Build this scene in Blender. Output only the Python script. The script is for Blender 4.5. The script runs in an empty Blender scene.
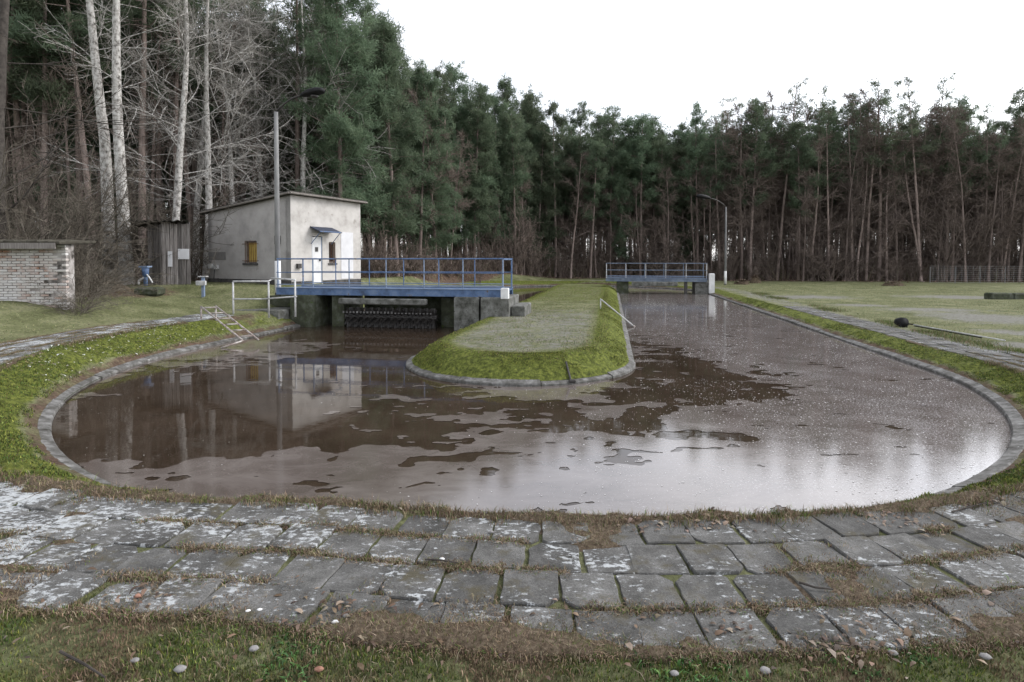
import bpy, math, random
import numpy as np
from mathutils import Matrix, Vector

# ------------------------------------------------------------------ camera, sky, sun, exposure
scene = bpy.context.scene
col = scene.collection
F, YH, CH = 550.0, 260.0, 1.85
PIT = .026                                              # slight pitch; the lens is shifted down for the rest
Y0 = YH + F * math.tan(PIT)
cam_d = bpy.data.cameras.new('camera'); cam = bpy.data.objects.new('camera', cam_d); col.objects.link(cam)
cam.location = (0, 0, CH); cam.rotation_euler = (math.pi / 2 - PIT, 0, 0)
cam_d.sensor_width = 36; cam_d.lens = F / 1024 * 36; cam_d.shift_y = -(341 - Y0) / 1024; cam_d.clip_end = 2000; cam_d.clip_start = .05
scene.camera = cam

SUN_EL, SUN_AZ = math.radians(38), math.radians(75)      # azimuth from +Y towards +X
world = bpy.data.worlds.new('World'); scene.world = world; world.use_nodes = True
wn = world.node_tree.nodes; wl = world.node_tree.links; wn.clear()
wo = wn.new('ShaderNodeOutputWorld'); wb = wn.new('ShaderNodeBackground')
sky = wn.new('ShaderNodeTexSky'); sky.sky_type = 'NISHITA'; sky.sun_disc = False
sky.sun_elevation = SUN_EL; sky.sun_rotation = SUN_AZ; sky.air_density = 1.0; sky.dust_density = 1.0; sky.ozone_density = 1.0
hs = wn.new('ShaderNodeHueSaturation'); hs.inputs['Saturation'].default_value = .16; hs.inputs['Value'].default_value = 1.6
wtc = wn.new('ShaderNodeTexCoord'); wmp = wn.new('ShaderNodeMapping'); wmp.inputs['Scale'].default_value = (1.2, 1.2, 3.2)
wnz = wn.new('ShaderNodeTexNoise'); wnz.inputs['Scale'].default_value = 2.4; wnz.inputs['Detail'].default_value = 6
wrp = wn.new('ShaderNodeValToRGB')
wrp.color_ramp.elements[0].position = .3; wrp.color_ramp.elements[0].color = (.8, .82, .87, 1)
wrp.color_ramp.elements[1].position = .68; wrp.color_ramp.elements[1].color = (1.12, 1.1, 1.1, 1)
wmx = wn.new('ShaderNodeMix'); wmx.data_type = 'RGBA'; wmx.blend_type = 'MULTIPLY'; wmx.inputs[0].default_value = 1
wl.new(sky.outputs[0], hs.inputs['Color']); wl.new(wtc.outputs['Generated'], wmp.inputs[0]); wl.new(wmp.outputs[0], wnz.inputs['Vector'])
wl.new(wnz.outputs[0], wrp.inputs[0]); wl.new(hs.outputs[0], wmx.inputs[6]); wl.new(wrp.outputs[0], wmx.inputs[7])
wl.new(wmx.outputs[2], wb.inputs[0]); wb.inputs[1].default_value = .15; wl.new(wb.outputs[0], wo.inputs[0])

sun_d = bpy.data.lights.new('sun', 'SUN'); sun = bpy.data.objects.new('sun', sun_d); col.objects.link(sun)
sun_d.energy = 1.2; sun_d.angle = math.radians(25); sun_d.color = (1, .97, .93)
sd = Vector((math.sin(SUN_AZ) * math.cos(SUN_EL), math.cos(SUN_AZ) * math.cos(SUN_EL), math.sin(SUN_EL)))
sun.rotation_euler = sd.to_track_quat('Z', 'Y').to_euler()
scene.view_settings.view_transform = 'Standard'; scene.view_settings.look = 'None'
scene.view_settings.exposure = 0.82; scene.view_settings.gamma = 1; scene.view_settings.use_curve_mapping = False

# ------------------------------------------------------------------ helpers
rnd = random.Random(7)
nr = np.random.default_rng(7)
YAW = .178; SY, CY = math.sin(YAW), math.cos(YAW)
WZ = -.45                                                # water level
def W(v, u): return (v * CY + u * SY, -v * SY + u * CY)   # ditch frame -> world
def Dv(x, y): return (x * CY - y * SY, x * SY + y * CY)   # world -> ditch frame
def at(px, py, z):                                       # a point seen in the photo, on the level z
    x = (px - 512) / F; y = (Y0 - py) / F
    d = (x, math.cos(PIT) + y * math.sin(PIT), -math.sin(PIT) + y * math.cos(PIT)); t = (z - CH) / d[2]
    return (d[0] * t, d[1] * t)
def pz(px, py, y):                                       # x, z of a pixel at distance y
    a = (Y0 - py) / F
    t = y / (math.cos(PIT) + a * math.sin(PIT))
    return ((px - 512) / F * t, CH + t * (-math.sin(PIT) + a * math.cos(PIT)))
def sst(a, b, x): t = np.clip((np.asarray(x, float) - a) / (b - a), 0, 1); return t * t * (3 - 2 * t)
def hash2(i, j, s):
    n = (i * 374761393 + j * 668265263 + s * 1442695041) & 0xffffffff
    n = ((n ^ (n >> 13)) * 1274126177) & 0xffffffff
    return ((n ^ (n >> 16)) & 0xffff) / 65535.0
def vnoise(x, y, s=0):
    x = np.asarray(x, float); y = np.asarray(y, float)
    i = np.floor(x).astype(np.int64); j = np.floor(y).astype(np.int64); fx = x - i; fy = y - j
    fx = fx * fx * (3 - 2 * fx); fy = fy * fy * (3 - 2 * fy)
    a = hash2(i, j, s); b = hash2(i + 1, j, s); c = hash2(i, j + 1, s); d = hash2(i + 1, j + 1, s)
    return a + (b - a) * fx + (c - a) * fy + (a - b - c + d) * fx * fy
def fbm(x, y, s=0, o=4):
    r = 0; a = .5; t = 0
    for k in range(o): r = r + a * vnoise(x * 2**k + 17.3 * k, y * 2**k - 9.1 * k, s + k); t += a; a *= .5
    return r / t
origin = {}
def npmesh(name, V, Fc, mat=None, colr=None, smooth=False):
    V = np.asarray(V, np.float32); Fc = np.asarray(Fc, np.int32); k = Fc.shape[1]
    me = bpy.data.meshes.new(name)
    me.vertices.add(len(V)); me.vertices.foreach_set('co', V.ravel())
    me.loops.add(Fc.size); me.loops.foreach_set('vertex_index', Fc.ravel())
    me.polygons.add(len(Fc)); me.polygons.foreach_set('loop_start', np.arange(len(Fc), dtype=np.int32) * k)
    if smooth: me.polygons.foreach_set('use_smooth', np.ones(len(Fc), bool))
    me.update(calc_edges=True)
    if colr is not None:
        at_ = me.attributes.new('col', 'FLOAT_COLOR', 'POINT')
        c = np.ones((len(V), 4), np.float32); c[:, :3] = colr; at_.data.foreach_set('color', c.ravel())
    if mat: me.materials.append(mat)
    return me
def link(name, me, parent=None):
    o = bpy.data.objects.new(name, me); col.objects.link(o)
    if parent: o.parent = parent; origin[o] = origin.get(parent, (0, 0, 0))
    return o
def tag(o, label, cat, group=None):
    o['label'] = label; o['category'] = cat
    if group: o['group'] = group
    return o
def struct(o, label=None): o['kind'] = 'structure'; return lab(o, label)
def lab(o, label):
    if label: o['label'] = label
    return o
def stuff(o, label=None, cat=None):
    o['kind'] = 'stuff'
    if label: o['label'] = label
    if cat: o['category'] = cat
    return o
def empty(name, loc, label, cat, group=None):
    o = bpy.data.objects.new(name, None); col.objects.link(o); o.location = loc; o.empty_display_size = .2
    origin[o] = tuple(loc); return tag(o, label, cat, group)
class MB:
    def __init__(s): s.v = []; s.f = []
    def add(s, V, Fs):
        n = len(s.v); s.v += [tuple(p) for p in V]; s.f += [tuple(i + n for i in q) for q in Fs]; return s
    def box(s, c, size, rz=0, M=None, bev=0):
        hx, hy, hz = size[0] / 2, size[1] / 2, size[2] / 2
        if bev > 0:
            b = min(bev, hx * .9, hy * .9, hz * .9); V = []; 
            for z, i in ((-hz, b), (-hz + b, 0), (hz - b, 0), (hz, b)):
                V += [(-hx + i, -hy + i, z), (hx - i, -hy + i, z), (hx - i, hy - i, z), (-hx + i, hy - i, z)]
            Fs = [(3, 2, 1, 0), (12, 13, 14, 15)]
            for k in range(3):
                for q in range(4): a = k * 4 + q; d = k * 4 + (q + 1) % 4; Fs.append((a, d, d + 4, a + 4))
        else:
            V = [(x, y, z) for z in (-hz, hz) for x, y in ((-hx, -hy), (hx, -hy), (hx, hy), (-hx, hy))]
            Fs = [(3, 2, 1, 0), (4, 5, 6, 7), (0, 1, 5, 4), (1, 2, 6, 5), (2, 3, 7, 6), (3, 0, 4, 7)]
        R = M if M else Matrix.Rotation(rz, 3, 'Z')
        return s.add([Vector(c) + R @ Vector(p) for p in V], Fs)
    def tube(s, pts, rad, n=8, cap=True):
        pts = [Vector(p) for p in pts]
        if not hasattr(rad, '__len__'): rad = [rad] * len(pts)
        V = []; Fs = []; pu = None
        for i, p in enumerate(pts):
            t = (pts[min(i + 1, len(pts) - 1)] - pts[max(i - 1, 0)])
            t = t.normalized() if t.length > 1e-9 else Vector((0, 0, 1))
            if pu is None: pu = t.orthogonal().normalized()
            u = pu - t * pu.dot(t); u = u.normalized() if u.length > 1e-6 else t.orthogonal().normalized(); pu = u
            w = t.cross(u)
            for k in range(n):
                a = 2 * math.pi * k / n; V.append(p + (u * math.cos(a) + w * math.sin(a)) * rad[i])
        for i in range(len(pts) - 1):
            for k in range(n): Fs.append((i * n + k, i * n + (k + 1) % n, (i + 1) * n + (k + 1) % n, (i + 1) * n + k))
        if cap: Fs += [tuple(range(n - 1, -1, -1)), tuple((len(pts) - 1) * n + k for k in range(n))]
        return s.add(V, Fs)
    def build(s, name, mat, parent=None, smooth=False):
        ox = origin.get(parent, (0, 0, 0)) if parent else (0, 0, 0)
        me = bpy.data.meshes.new(name)
        me.from_pydata([(p[0] - ox[0], p[1] - ox[1], p[2] - ox[2]) for p in s.v], [], s.f); me.update()
        if smooth: me.polygons.foreach_set('use_smooth', np.ones(len(me.polygons), bool))
        me.materials.append(mat)
        o = link(name, me, parent); return o

# ------------------------------------------------------------------ materials
def newmat(name, rough=.85, spec=.3):
    m = bpy.data.materials.new(name); m.use_nodes = True
    b = m.node_tree.nodes['Principled BSDF']; b.inputs['Roughness'].default_value = rough
    b.inputs['Specular IOR Level'].default_value = spec
    return m, m.node_tree.nodes, m.node_tree.links, b
def ramp(nodes, stops, interp='LINEAR'):
    r = nodes.new('ShaderNodeValToRGB'); cr = r.color_ramp; cr.interpolation = interp
    while len(cr.elements) < len(stops): cr.elements.new(.5)
    for e, (p, c) in zip(cr.elements, stops): e.position = p; e.color = (*c, 1) if len(c) == 3 else c
    return r
def coords(nodes, links, kind='pos', scale=(1, 1, 1)):
    if kind == 'pos': s = nodes.new('ShaderNodeNewGeometry').outputs['Position']
    else: s = nodes.new('ShaderNodeTexCoord').outputs['Object']
    if tuple(scale) != (1, 1, 1):
        mp = nodes.new('ShaderNodeMapping'); mp.inputs['Scale'].default_value = scale; links.new(s, mp.inputs[0]); s = mp.outputs[0]
    return s
def noise(nodes, links, vec, scale, detail=5, rough=.6, dist=0):
    n = nodes.new('ShaderNodeTexNoise'); n.inputs['Scale'].default_value = scale; n.inputs['Detail'].default_value = detail
    n.inputs['Roughness'].default_value = rough; n.inputs['Distortion'].default_value = dist; links.new(vec, n.inputs['Vector']); return n.outputs[0]
def mixc(nodes, links, fac, a, b, mode='MIX'):
    m = nodes.new('ShaderNodeMix'); m.data_type = 'RGBA'; m.blend_type = mode
    for s, i in ((fac, 0), (a, 6), (b, 7)):
        if hasattr(s, 'node') or hasattr(s, 'is_output'): links.new(s, m.inputs[i])
        elif i == 0: m.inputs[0].default_value = s
        else: m.inputs[i].default_value = (*s, 1)
    return m.outputs[2]
def bump(nodes, links, b, h, strength=.5, dist=.02):
    n = nodes.new('ShaderNodeBump'); n.inputs['Strength'].default_value = strength; n.inputs['Distance'].default_value = dist
    links.new(h, n.inputs['Height']); links.new(n.outputs[0], b.inputs['Normal'])
def mottle(name, stops, scale=6, detail=6, rough=.85, spec=.3, kind='pos', stretch=(1, 1, 1), bs=.4, bd=.02, fine=None, objvar=0, metal=0):
    m, n, l, b = newmat(name, rough, spec)
    vec = coords(n, l, kind, stretch); f = noise(n, l, vec, scale, detail, .65)
    r = ramp(n, stops); l.new(f, r.inputs[0]); c = r.outputs[0]
    if fine:                                             # (scale, threshold, colour): small stains on top
        f2 = noise(n, l, vec, fine[0], 4, .7); r2 = ramp(n, [(fine[1], (0, 0, 0)), (fine[1] + .08, (1, 1, 1))]); l.new(f2, r2.inputs[0])
        c = mixc(n, l, r2.outputs[0], c, fine[2])
    if objvar:
        oi = n.new('ShaderNodeObjectInfo'); h = n.new('ShaderNodeHueSaturation'); mr = n.new('ShaderNodeMapRange')
        mr.inputs[3].default_value = 1 - objvar; mr.inputs[4].default_value = 1 + objvar
        l.new(oi.outputs['Random'], mr.inputs[0]); l.new(mr.outputs[0], h.inputs['Value']); l.new(c, h.inputs['Color']); c = h.outputs[0]
    l.new(c, b.inputs['Base Color']); b.inputs['Metallic'].default_value = metal
    if bs: bump(n, l, b, f, bs, bd)
    return m
def attrmat(name, rough=.8, spec=.2, var=.35, scale=9, trans=0):
    m, n, l, b = newmat(name, rough, spec)
    a = n.new('ShaderNodeAttribute'); a.attribute_name = 'col'
    f = noise(n, l, coords(n, l), scale, 3); r = ramp(n, [(.3, (1 - var,) * 3), (.7, (1 + var,) * 3)]); l.new(f, r.inputs[0])
    l.new(mixc(n, l, 1.0, a.outputs['Color'], r.outputs[0], 'MULTIPLY'), b.inputs['Base Color'])
    return m

M = {}
M['veg'] = attrmat('plant_blades')
M['leaf'] = attrmat('dead_leaf', .6, .3, .25, 40)
M['kerb'] = mottle('kerb_concrete', [(.32, (.035, .032, .026)), (.5, (.095, .092, .085)), (.7, (.22, .217, .21))], 7, 8, .75, .3, bs=.35, bd=.01, fine=(22, .62, (.3, .3, .3)))
M['concrete'] = mottle('old_concrete', [(.3, (.03, .031, .024)), (.48, (.1, .1, .09)), (.7, (.22, .22, .21))], 4.5, 9, .85, .25, bs=.6, bd=.02, fine=(9, .6, (.04, .045, .03)))
M['mosscon'] = mottle('mossy_concrete', [(.3, (.025, .026, .02)), (.5, (.05, .055, .035)), (.72, (.12, .13, .11))], 3, 8, .9, .2, bs=.6, bd=.02, fine=(7, .6, (.05, .08, .015)))
M['blue'] = mottle('blue_paint', [(.3, (.035, .055, .1)), (.5, (.07, .12, .225)), (.75, (.15, .2, .29))], 3.5, 8, .6, .35, bs=.15, bd=.004, fine=(7, .6, (.085, .06, .045)))
M['greyblue'] = mottle('grey_blue_paint', [(.3, (.06, .075, .1)), (.5, (.11, .14, .19)), (.75, (.2, .23, .27))], 3.5, 8, .6, .35, bs=.15, bd=.004, fine=(7, .6, (.09, .07, .055)))
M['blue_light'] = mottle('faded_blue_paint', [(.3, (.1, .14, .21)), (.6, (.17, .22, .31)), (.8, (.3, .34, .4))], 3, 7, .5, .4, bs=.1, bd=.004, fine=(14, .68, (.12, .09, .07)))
M['galv'] = mottle('galvanised_pipe', [(.3, (.28, .28, .28)), (.7, (.55, .55, .54))], 6, 6, .5, .5, bs=.1, bd=.004, fine=(14, .66, (.2, .12, .07)))
M['rustpipe'] = mottle('rusty_rail', [(.3, (.1, .06, .045)), (.55, (.3, .27, .25)), (.75, (.5, .49, .47))], 9, 6, .6, .4, bs=.15, bd=.004)
M['steel_dark'] = mottle('wet_black_steel', [(.3, (.012, .011, .011)), (.7, (.045, .04, .036))], 6, 6, .45, .4, bs=.2, bd=.006)
M['pale_tips'] = mottle('scaled_paddle', [(.3, (.03, .028, .026)), (.6, (.15, .145, .14)), (.8, (.35, .35, .34))], 11, 5, .7, .3, bs=.2, bd=.006)
M['black'] = mottle('black_plastic', [(.3, (.006, .006, .006)), (.7, (.016, .016, .018))], 6, 4, .7, .2, bs=.1)
M['white'] = mottle('white_paint', [(.3, (.5, .5, .5)), (.7, (.7, .7, .69))], 3, 6, .6, .3, bs=.1)
M['pole'] = mottle('concrete_pole', [(.3, (.12, .12, .12)), (.7, (.22, .22, .215))], 5, 7, .8, .3, stretch=(1, 1, .3), bs=.2)
M['rust'] = mottle('rust', [(.3, (.06, .03, .02)), (.7, (.2, .1, .06))], 8, 5, .8, .2)
M['roof'] = mottle('roof_felt', [(.3, (.03, .028, .026)), (.7, (.08, .075, .065))], 5, 6, .9, .2, fine=(6, .6, (.1, .11, .05)))
M['navy'] = mottle('navy_sheet', [(.3, (.012, .016, .03)), (.7, (.03, .04, .07))], 4, 5, .6, .3, bs=.1)
M['mossroof'] = mottle('mossy_roof', [(.3, (.03, .027, .022)), (.55, (.065, .06, .047)), (.75, (.11, .105, .09))], 5, 7, .95, .1, bs=.6, bd=.03)
M['plaster'] = mottle('cream_plaster', [(.3, (.31, .29, .27)), (.5, (.44, .42, .395)), (.75, (.53, .51, .485))], 1.5, 8, .9, .2, bs=.25, bd=.01, fine=(2.2, .62, (.3, .28, .255)))
M['render'] = mottle('grey_render', [(.3, (.26, .25, .24)), (.5, (.345, .33, .315)), (.75, (.42, .405, .39))], 1.2, 9, .95, .15, bs=.3, bd=.012, fine=(1.6, .64, (.25, .235, .225)))
M['patch'] = mottle('plaster_patch', [(.3, (.5, .5, .51)), (.7, (.6, .6, .61))], 3, 6, .9, .2, bs=.1)
M['darkpatch'] = mottle('damp_patch', [(.3, (.15, .145, .14)), (.7, (.22, .21, .2))], 3, 6, .95, .1, bs=.1)
M['plinth'] = mottle('plinth', [(.3, (.03, .03, .03)), (.7, (.11, .105, .1))], 4, 7, .95, .1)
M['curtain'] = mottle('yellow_curtain', [(.3, (.3, .2, .04)), (.7, (.62, .46, .14))], 5, 3, .9, .1, stretch=(6, 6, .4), bs=.1)
M['frame'] = mottle('window_wood', [(.3, (.1, .09, .08)), (.7, (.22, .2, .18))], 9, 5, .8, .2)
M['plank'] = mottle('weathered_plank', [(.28, (.06, .052, .046)), (.5, (.17, .155, .145)), (.78, (.34, .32, .305))], 5, 8, .95, .1, stretch=(5, 5, .35), bs=.5, bd=.01, objvar=.4)
M['bark'] = mottle('pine_bark', [(.3, (.11, .088, .078)), (.55, (.22, .175, .155)), (.8, (.33, .26, .225))], 4, 7, .95, .1, stretch=(2, 2, .5), bs=.8, bd=.03, objvar=.3)
M['dbark'] = mottle('dark_bark', [(.3, (.025, .022, .02)), (.7, (.075, .066, .058))], 6, 6, .95, .1, bs=.6, objvar=.25)
M['twig'] = mottle('pale_twigs', [(.3, (.15, .135, .115)), (.55, (.32, .3, .275)), (.8, (.52, .5, .47))], 3, 4, .9, .15, bs=0, objvar=.25)
M['gtwig'] = mottle('grey_twigs', [(.3, (.06, .05, .038)), (.55, (.12, .105, .085)), (.8, (.22, .2, .17))], 3, 4, .9, .15, bs=0, objvar=.3)
M['btwig'] = mottle('brown_twigs', [(.3, (.085, .066, .056)), (.55, (.165, .132, .112)), (.8, (.26, .215, .185))], 3, 4, .9, .15, bs=0, objvar=.3)
M['birch'] = mottle('birch_bark', [(.34, (.06, .055, .05)), (.46, (.3, .285, .265)), (.62, (.5, .49, .465))], 5, 8, .85, .2, stretch=(1.6, 1.6, 1.1), bs=.4, bd=.01, fine=(11, .64, (.06, .055, .05)))
# brick
m, n, l, b = newmat('whitewashed_brick', .95, .1)
vec = coords(n, l); f = noise(n, l, vec, 1.2, 7, .7); oi = n.new('ShaderNodeObjectInfo')
ad = n.new('ShaderNodeMath'); ad.operation = 'MULTIPLY_ADD'; ad.inputs[1].default_value = .3; l.new(oi.outputs['Random'], ad.inputs[0]); l.new(f, ad.inputs[2])
r = ramp(n, [(.4, (.3, .18, .13)), (.5, (.4, .34, .31)), (.6, (.46, .435, .41)), (.85, (.52, .51, .5))]); l.new(ad.outputs[0], r.inputs[0])
l.new(r.outputs[0], b.inputs['Base Color']); bump(n, l, b, noise(n, l, vec, 30, 4), .4, .01); M['brick'] = m
M['mortar'] = mottle('mortar', [(.36, (.05, .045, .04)), (.52, (.27, .25, .235)), (.7, (.4, .385, .37))], 3.5, 6, .95, .1)
# pine needles
m, n, l, b = newmat('pine_needles', .65, .25)
vec = coords(n, l); f = noise(n, l, vec, .9, 4, .6)
r = ramp(n, [(.3, (.065, .088, .054)), (.5, (.115, .148, .092)), (.72, (.18, .215, .135))]); l.new(f, r.inputs[0])
oi = n.new('ShaderNodeObjectInfo'); h = n.new('ShaderNodeHueSaturation'); mr = n.new('ShaderNodeMapRange'); mr.inputs[3].default_value = .75; mr.inputs[4].default_value = 1.3
mr2 = n.new('ShaderNodeMapRange'); mr2.inputs[3].default_value = .485; mr2.inputs[4].default_value = .535
l.new(oi.outputs['Random'], mr.inputs[0]); l.new(mr.outputs[0], h.inputs['Value']); l.new(oi.outputs['Random'], mr2.inputs[0]); l.new(mr2.outputs[0], h.inputs['Hue']); l.new(r.outputs[0], h.inputs['Color'])
l.new(h.outputs[0], b.inputs['Base Color'])
tl = n.new('ShaderNodeBsdfTranslucent'); l.new(h.outputs[0], tl.inputs[0]); ms = n.new('ShaderNodeMixShader'); ms.inputs[0].default_value = .5
l.new(b.outputs[0], ms.inputs[1]); l.new(tl.outputs[0], ms.inputs[2]); l.new(ms.outputs[0], n['Material Output'].inputs[0]); M['needle'] = m
# paving slab: grey concrete with lichen
m, n, l, b = newmat('paving_slab', .9, .2)
vec = coords(n, l); g = noise(n, l, vec, 5, 8, .7)
r = ramp(n, [(.28, (.042, .041, .038)), (.5, (.095, .093, .088)), (.75, (.165, .162, .156))]); l.new(g, r.inputs[0])
oi = n.new('ShaderNodeObjectInfo'); mr = n.new('ShaderNodeMapRange'); mr.inputs[3].default_value = .75; mr.inputs[4].default_value = 1.25; l.new(oi.outputs['Random'], mr.inputs[0])
h = n.new('ShaderNodeHueSaturation'); l.new(mr.outputs[0], h.inputs['Value']); l.new(r.outputs[0], h.inputs['Color'])
li = noise(n, l, coords(n, l, 'pos', (1, 1.9, 1)), 17, 7, .75, .2); big = noise(n, l, vec, 1.7, 4, .55)
sx = n.new('ShaderNodeSeparateXYZ'); l.new(vec, sx.inputs[0]); mx = n.new('ShaderNodeMapRange'); mx.inputs[1].default_value = 1.5; mx.inputs[2].default_value = -4; mx.inputs[3].default_value = -.02; mx.inputs[4].default_value = .075; l.new(sx.outputs[0], mx.inputs[0])
s1 = n.new('ShaderNodeMath'); s1.operation = 'MULTIPLY_ADD'; s1.inputs[1].default_value = .62; l.new(big, s1.inputs[0]); l.new(li, s1.inputs[2])
s2 = n.new('ShaderNodeMath'); l.new(s1.outputs[0], s2.inputs[0]); l.new(mx.outputs[0], s2.inputs[1])
r2 = ramp(n, [(.89, (0, 0, 0)), (.965, (1, 1, 1))]); l.new(s2.outputs[0], r2.inputs[0])
gt = noise(n, l, vec, 90, 5, .8); rg = ramp(n, [(.3, (.55,) * 3), (.7, (1.45,) * 3)]); l.new(gt, rg.inputs[0])
c = mixc(n, l, r2.outputs[0], mixc(n, l, 1.0, h.outputs[0], rg.outputs[0], 'MULTIPLY'), (.4, .415, .42))
mo = noise(n, l, vec, 3.1, 6, .7); r3 = ramp(n, [(.54, (0, 0, 0)), (.64, (.85, .85, .85))]); l.new(mo, r3.inputs[0])
c = mixc(n, l, r3.outputs[0], c, (.075, .066, .042))
l.new(c, b.inputs['Base Color']); bump(n, l, b, noise(n, l, vec, 45, 8, .75), .8, .012); M['slab'] = m
# ground: lawn / litter / worn sand / moss by weights
m, n, l, b = newmat('ground', .95, .1)
vec = coords(n, l); a = n.new('ShaderNodeAttribute'); a.attribute_name = 'col'; sp = n.new('ShaderNodeSeparateColor'); l.new(a.outputs['Color'], sp.inputs[0])
g1 = noise(n, l, vec, .9, 8, .7); r1 = ramp(n, [(.3, (.075, .083, .036)), (.5, (.145, .153, .075)), (.72, (.23, .225, .135))]); l.new(g1, r1.inputs[0])
g2 = noise(n, l, vec, 14, 6, .7); r2 = ramp(n, [(.3, (.45, .45, .45)), (.7, (1.4, 1.4, 1.4))]); l.new(g2, r2.inputs[0])
gr = mixc(n, l, 1.0, r1.outputs[0], r2.outputs[0], 'MULTIPLY')
r3 = ramp(n, [(.3, (.05, .034, .025)), (.55, (.11, .075, .055)), (.75, (.19, .14, .105))]); l.new(g2, r3.inputs[0])
r4 = ramp(n, [(.3, (.11, .107, .088)), (.6, (.22, .216, .19)), (.8, (.31, .305, .28))]); l.new(g2, r4.inputs[0])
r5 = ramp(n, [(.32, (.03, .033, .013)), (.5, (.092, .11, .024)), (.7, (.2, .215, .05))]); l.new(g2, r5.inputs[0])
def wmask(ch, k=.35):
    q = n.new('ShaderNodeMath'); q.operation = 'MULTIPLY_ADD'; q.inputs[1].default_value = .9; l.new(noise(n, l, vec, 2.3 + k, 7, .7), q.inputs[0]); l.new(sp.outputs[ch], q.inputs[2])
    rr = ramp(n, [(.75, (0, 0, 0)), (.98, (1, 1, 1))]); l.new(q.outputs[0], rr.inputs[0]); return rr.outputs[0]
c = mixc(n, l, wmask(2, .9), gr, r5.outputs[0]); c = mixc(n, l, wmask(1), c, r4.outputs[0]); c = mixc(n, l, wmask(0, .1), c, r3.outputs[0])
l.new(c, b.inputs['Base Color']); bump(n, l, b, noise(n, l, vec, 22, 8, .75), .9, .05); M['ground'] = m
M['soil'] = mottle('joint_soil', [(.3, (.04, .03, .02)), (.5, (.095, .072, .05)), (.75, (.18, .145, .105))], 32, 8, .95, .1, bs=1, bd=.02, fine=(2.2, .6, (.06, .062, .028)))
# water and scum
m, n, l, b = newmat('murky_water', .03, .5)
b.inputs['IOR'].default_value = 1.33; vec = coords(n, l)
f = noise(n, l, vec, 1.4, 6); r = ramp(n, [(.3, (.026, .018, .012)), (.7, (.048, .034, .024))]); l.new(f, r.inputs[0])
sv = noise(n, l, vec, 26, 6, .85); r2 = ramp(n, [(.6, (0, 0, 0)), (.7, (1, 1, 1))]); l.new(sv, r2.inputs[0])
c = mixc(n, l, r2.outputs[0], r.outputs[0], (.12, .1, .09)); l.new(c, b.inputs['Base Color'])
bump(n, l, b, noise(n, l, coords(n, l, 'pos', (1, 2.2, 1)), 2.2, 3), .04, .02); M['water'] = m
m, n, l, b = newmat('scum_film', .1, .5)
b.inputs['IOR'].default_value = 1.9; vec = coords(n, l)
f = noise(n, l, coords(n, l, 'pos', (1, 1.8, 1)), 1.3, 8, .7, .6); r = ramp(n, [(.3, (.076, .06, .051)), (.5, (.115, .096, .086)), (.72, (.165, .143, .131))]); l.new(f, r.inputs[0])
sv = noise(n, l, vec, 38, 5, .85); sx = n.new('ShaderNodeSeparateXYZ'); l.new(vec, sx.inputs[0])
mx = n.new('ShaderNodeMapRange'); mx.inputs[1].default_value = -1; mx.inputs[2].default_value = 5.5; mx.inputs[3].default_value = 0; mx.inputs[4].default_value = .11; l.new(sx.outputs[0], mx.inputs[0])
pa = noise(n, l, vec, 1.1, 4, .6); pm = n.new('ShaderNodeMath'); pm.operation = 'MULTIPLY_ADD'; pm.inputs[1].default_value = .16; pm.inputs[2].default_value = -.08; l.new(pa, pm.inputs[0])
s0 = n.new('ShaderNodeMath'); l.new(sv, s0.inputs[0]); l.new(mx.outputs[0], s0.inputs[1]); s1 = n.new('ShaderNodeMath'); l.new(s0.outputs[0], s1.inputs[0]); l.new(pm.outputs[0], s1.inputs[1])
r2 = ramp(n, [(.64, (0, 0, 0)), (.72, (1, 1, 1))]); l.new(s1.outputs[0], r2.inputs[0])
c = mixc(n, l, r2.outputs[0], r.outputs[0], (.42, .41, .42)); l.new(c, b.inputs['Base Color'])
r3 = ramp(n, [(.3, (.05,) * 3), (.7, (.12,) * 3)]); l.new(f, r3.inputs[0]); l.new(r3.outputs[0], b.inputs['Roughness'])
bump(n, l, b, noise(n, l, vec, 18, 6, .7), .04, .01); M['scum'] = m
M['foam'] = mottle('foam', [(.3, (.4, .39, .38)), (.7, (.62, .61, .6))], 20, 3, .8, .2, bs=0)

# ------------------------------------------------------------------ ditch plan and terrain
CX, CU0, CU1, RO, RI = -2.02, 12.7, 40.0, 8.55, 2.5
IU0, IU1 = 12.3, 40.6
def stad_d(v, u, c0, c1):
    """distance from the axis segment"""
    yy = np.where(u < c0, c0 - u, np.where(u > c1, u - c1, 0.0)); return np.hypot(v - CX, yy), yy
def off_c(c): return np.where(c < 0, np.minimum(.95, .30 - 1.7 * c), .30 + .56 * c)   # bank width by direction
def offs(v, u):
    r, yy = stad_d(v, u, CU0, CU1); return off_c((v - CX) / np.maximum(r, .01))
def gz0(x, y):
    v, u = Dv(x, y); r, _ = stad_d(v, u, CU0, CU1); d = r - RO; vr = v - CX
    left = sst(-3, -9, vr); right = sst(2, 8, vr)
    z = -.2 * right * sst(2, 7, u) + .12 * left * sst(5, 9, u)
    a = .6 * sst(2.4, 6.2, d) * left * sst(4, 12, u)
    hz = .7 * sst(.9, 2.3, d) * sst(16.5, 19.3, u) * left
    z = z + np.maximum(a, hz)
    z = z + (fbm(x * .5, y * .5, 3) - .5) * .12 * sst(.8, 4, d) + (fbm(x * 3, y * 3, 5) - .5) * .03
    return z, d
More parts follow.
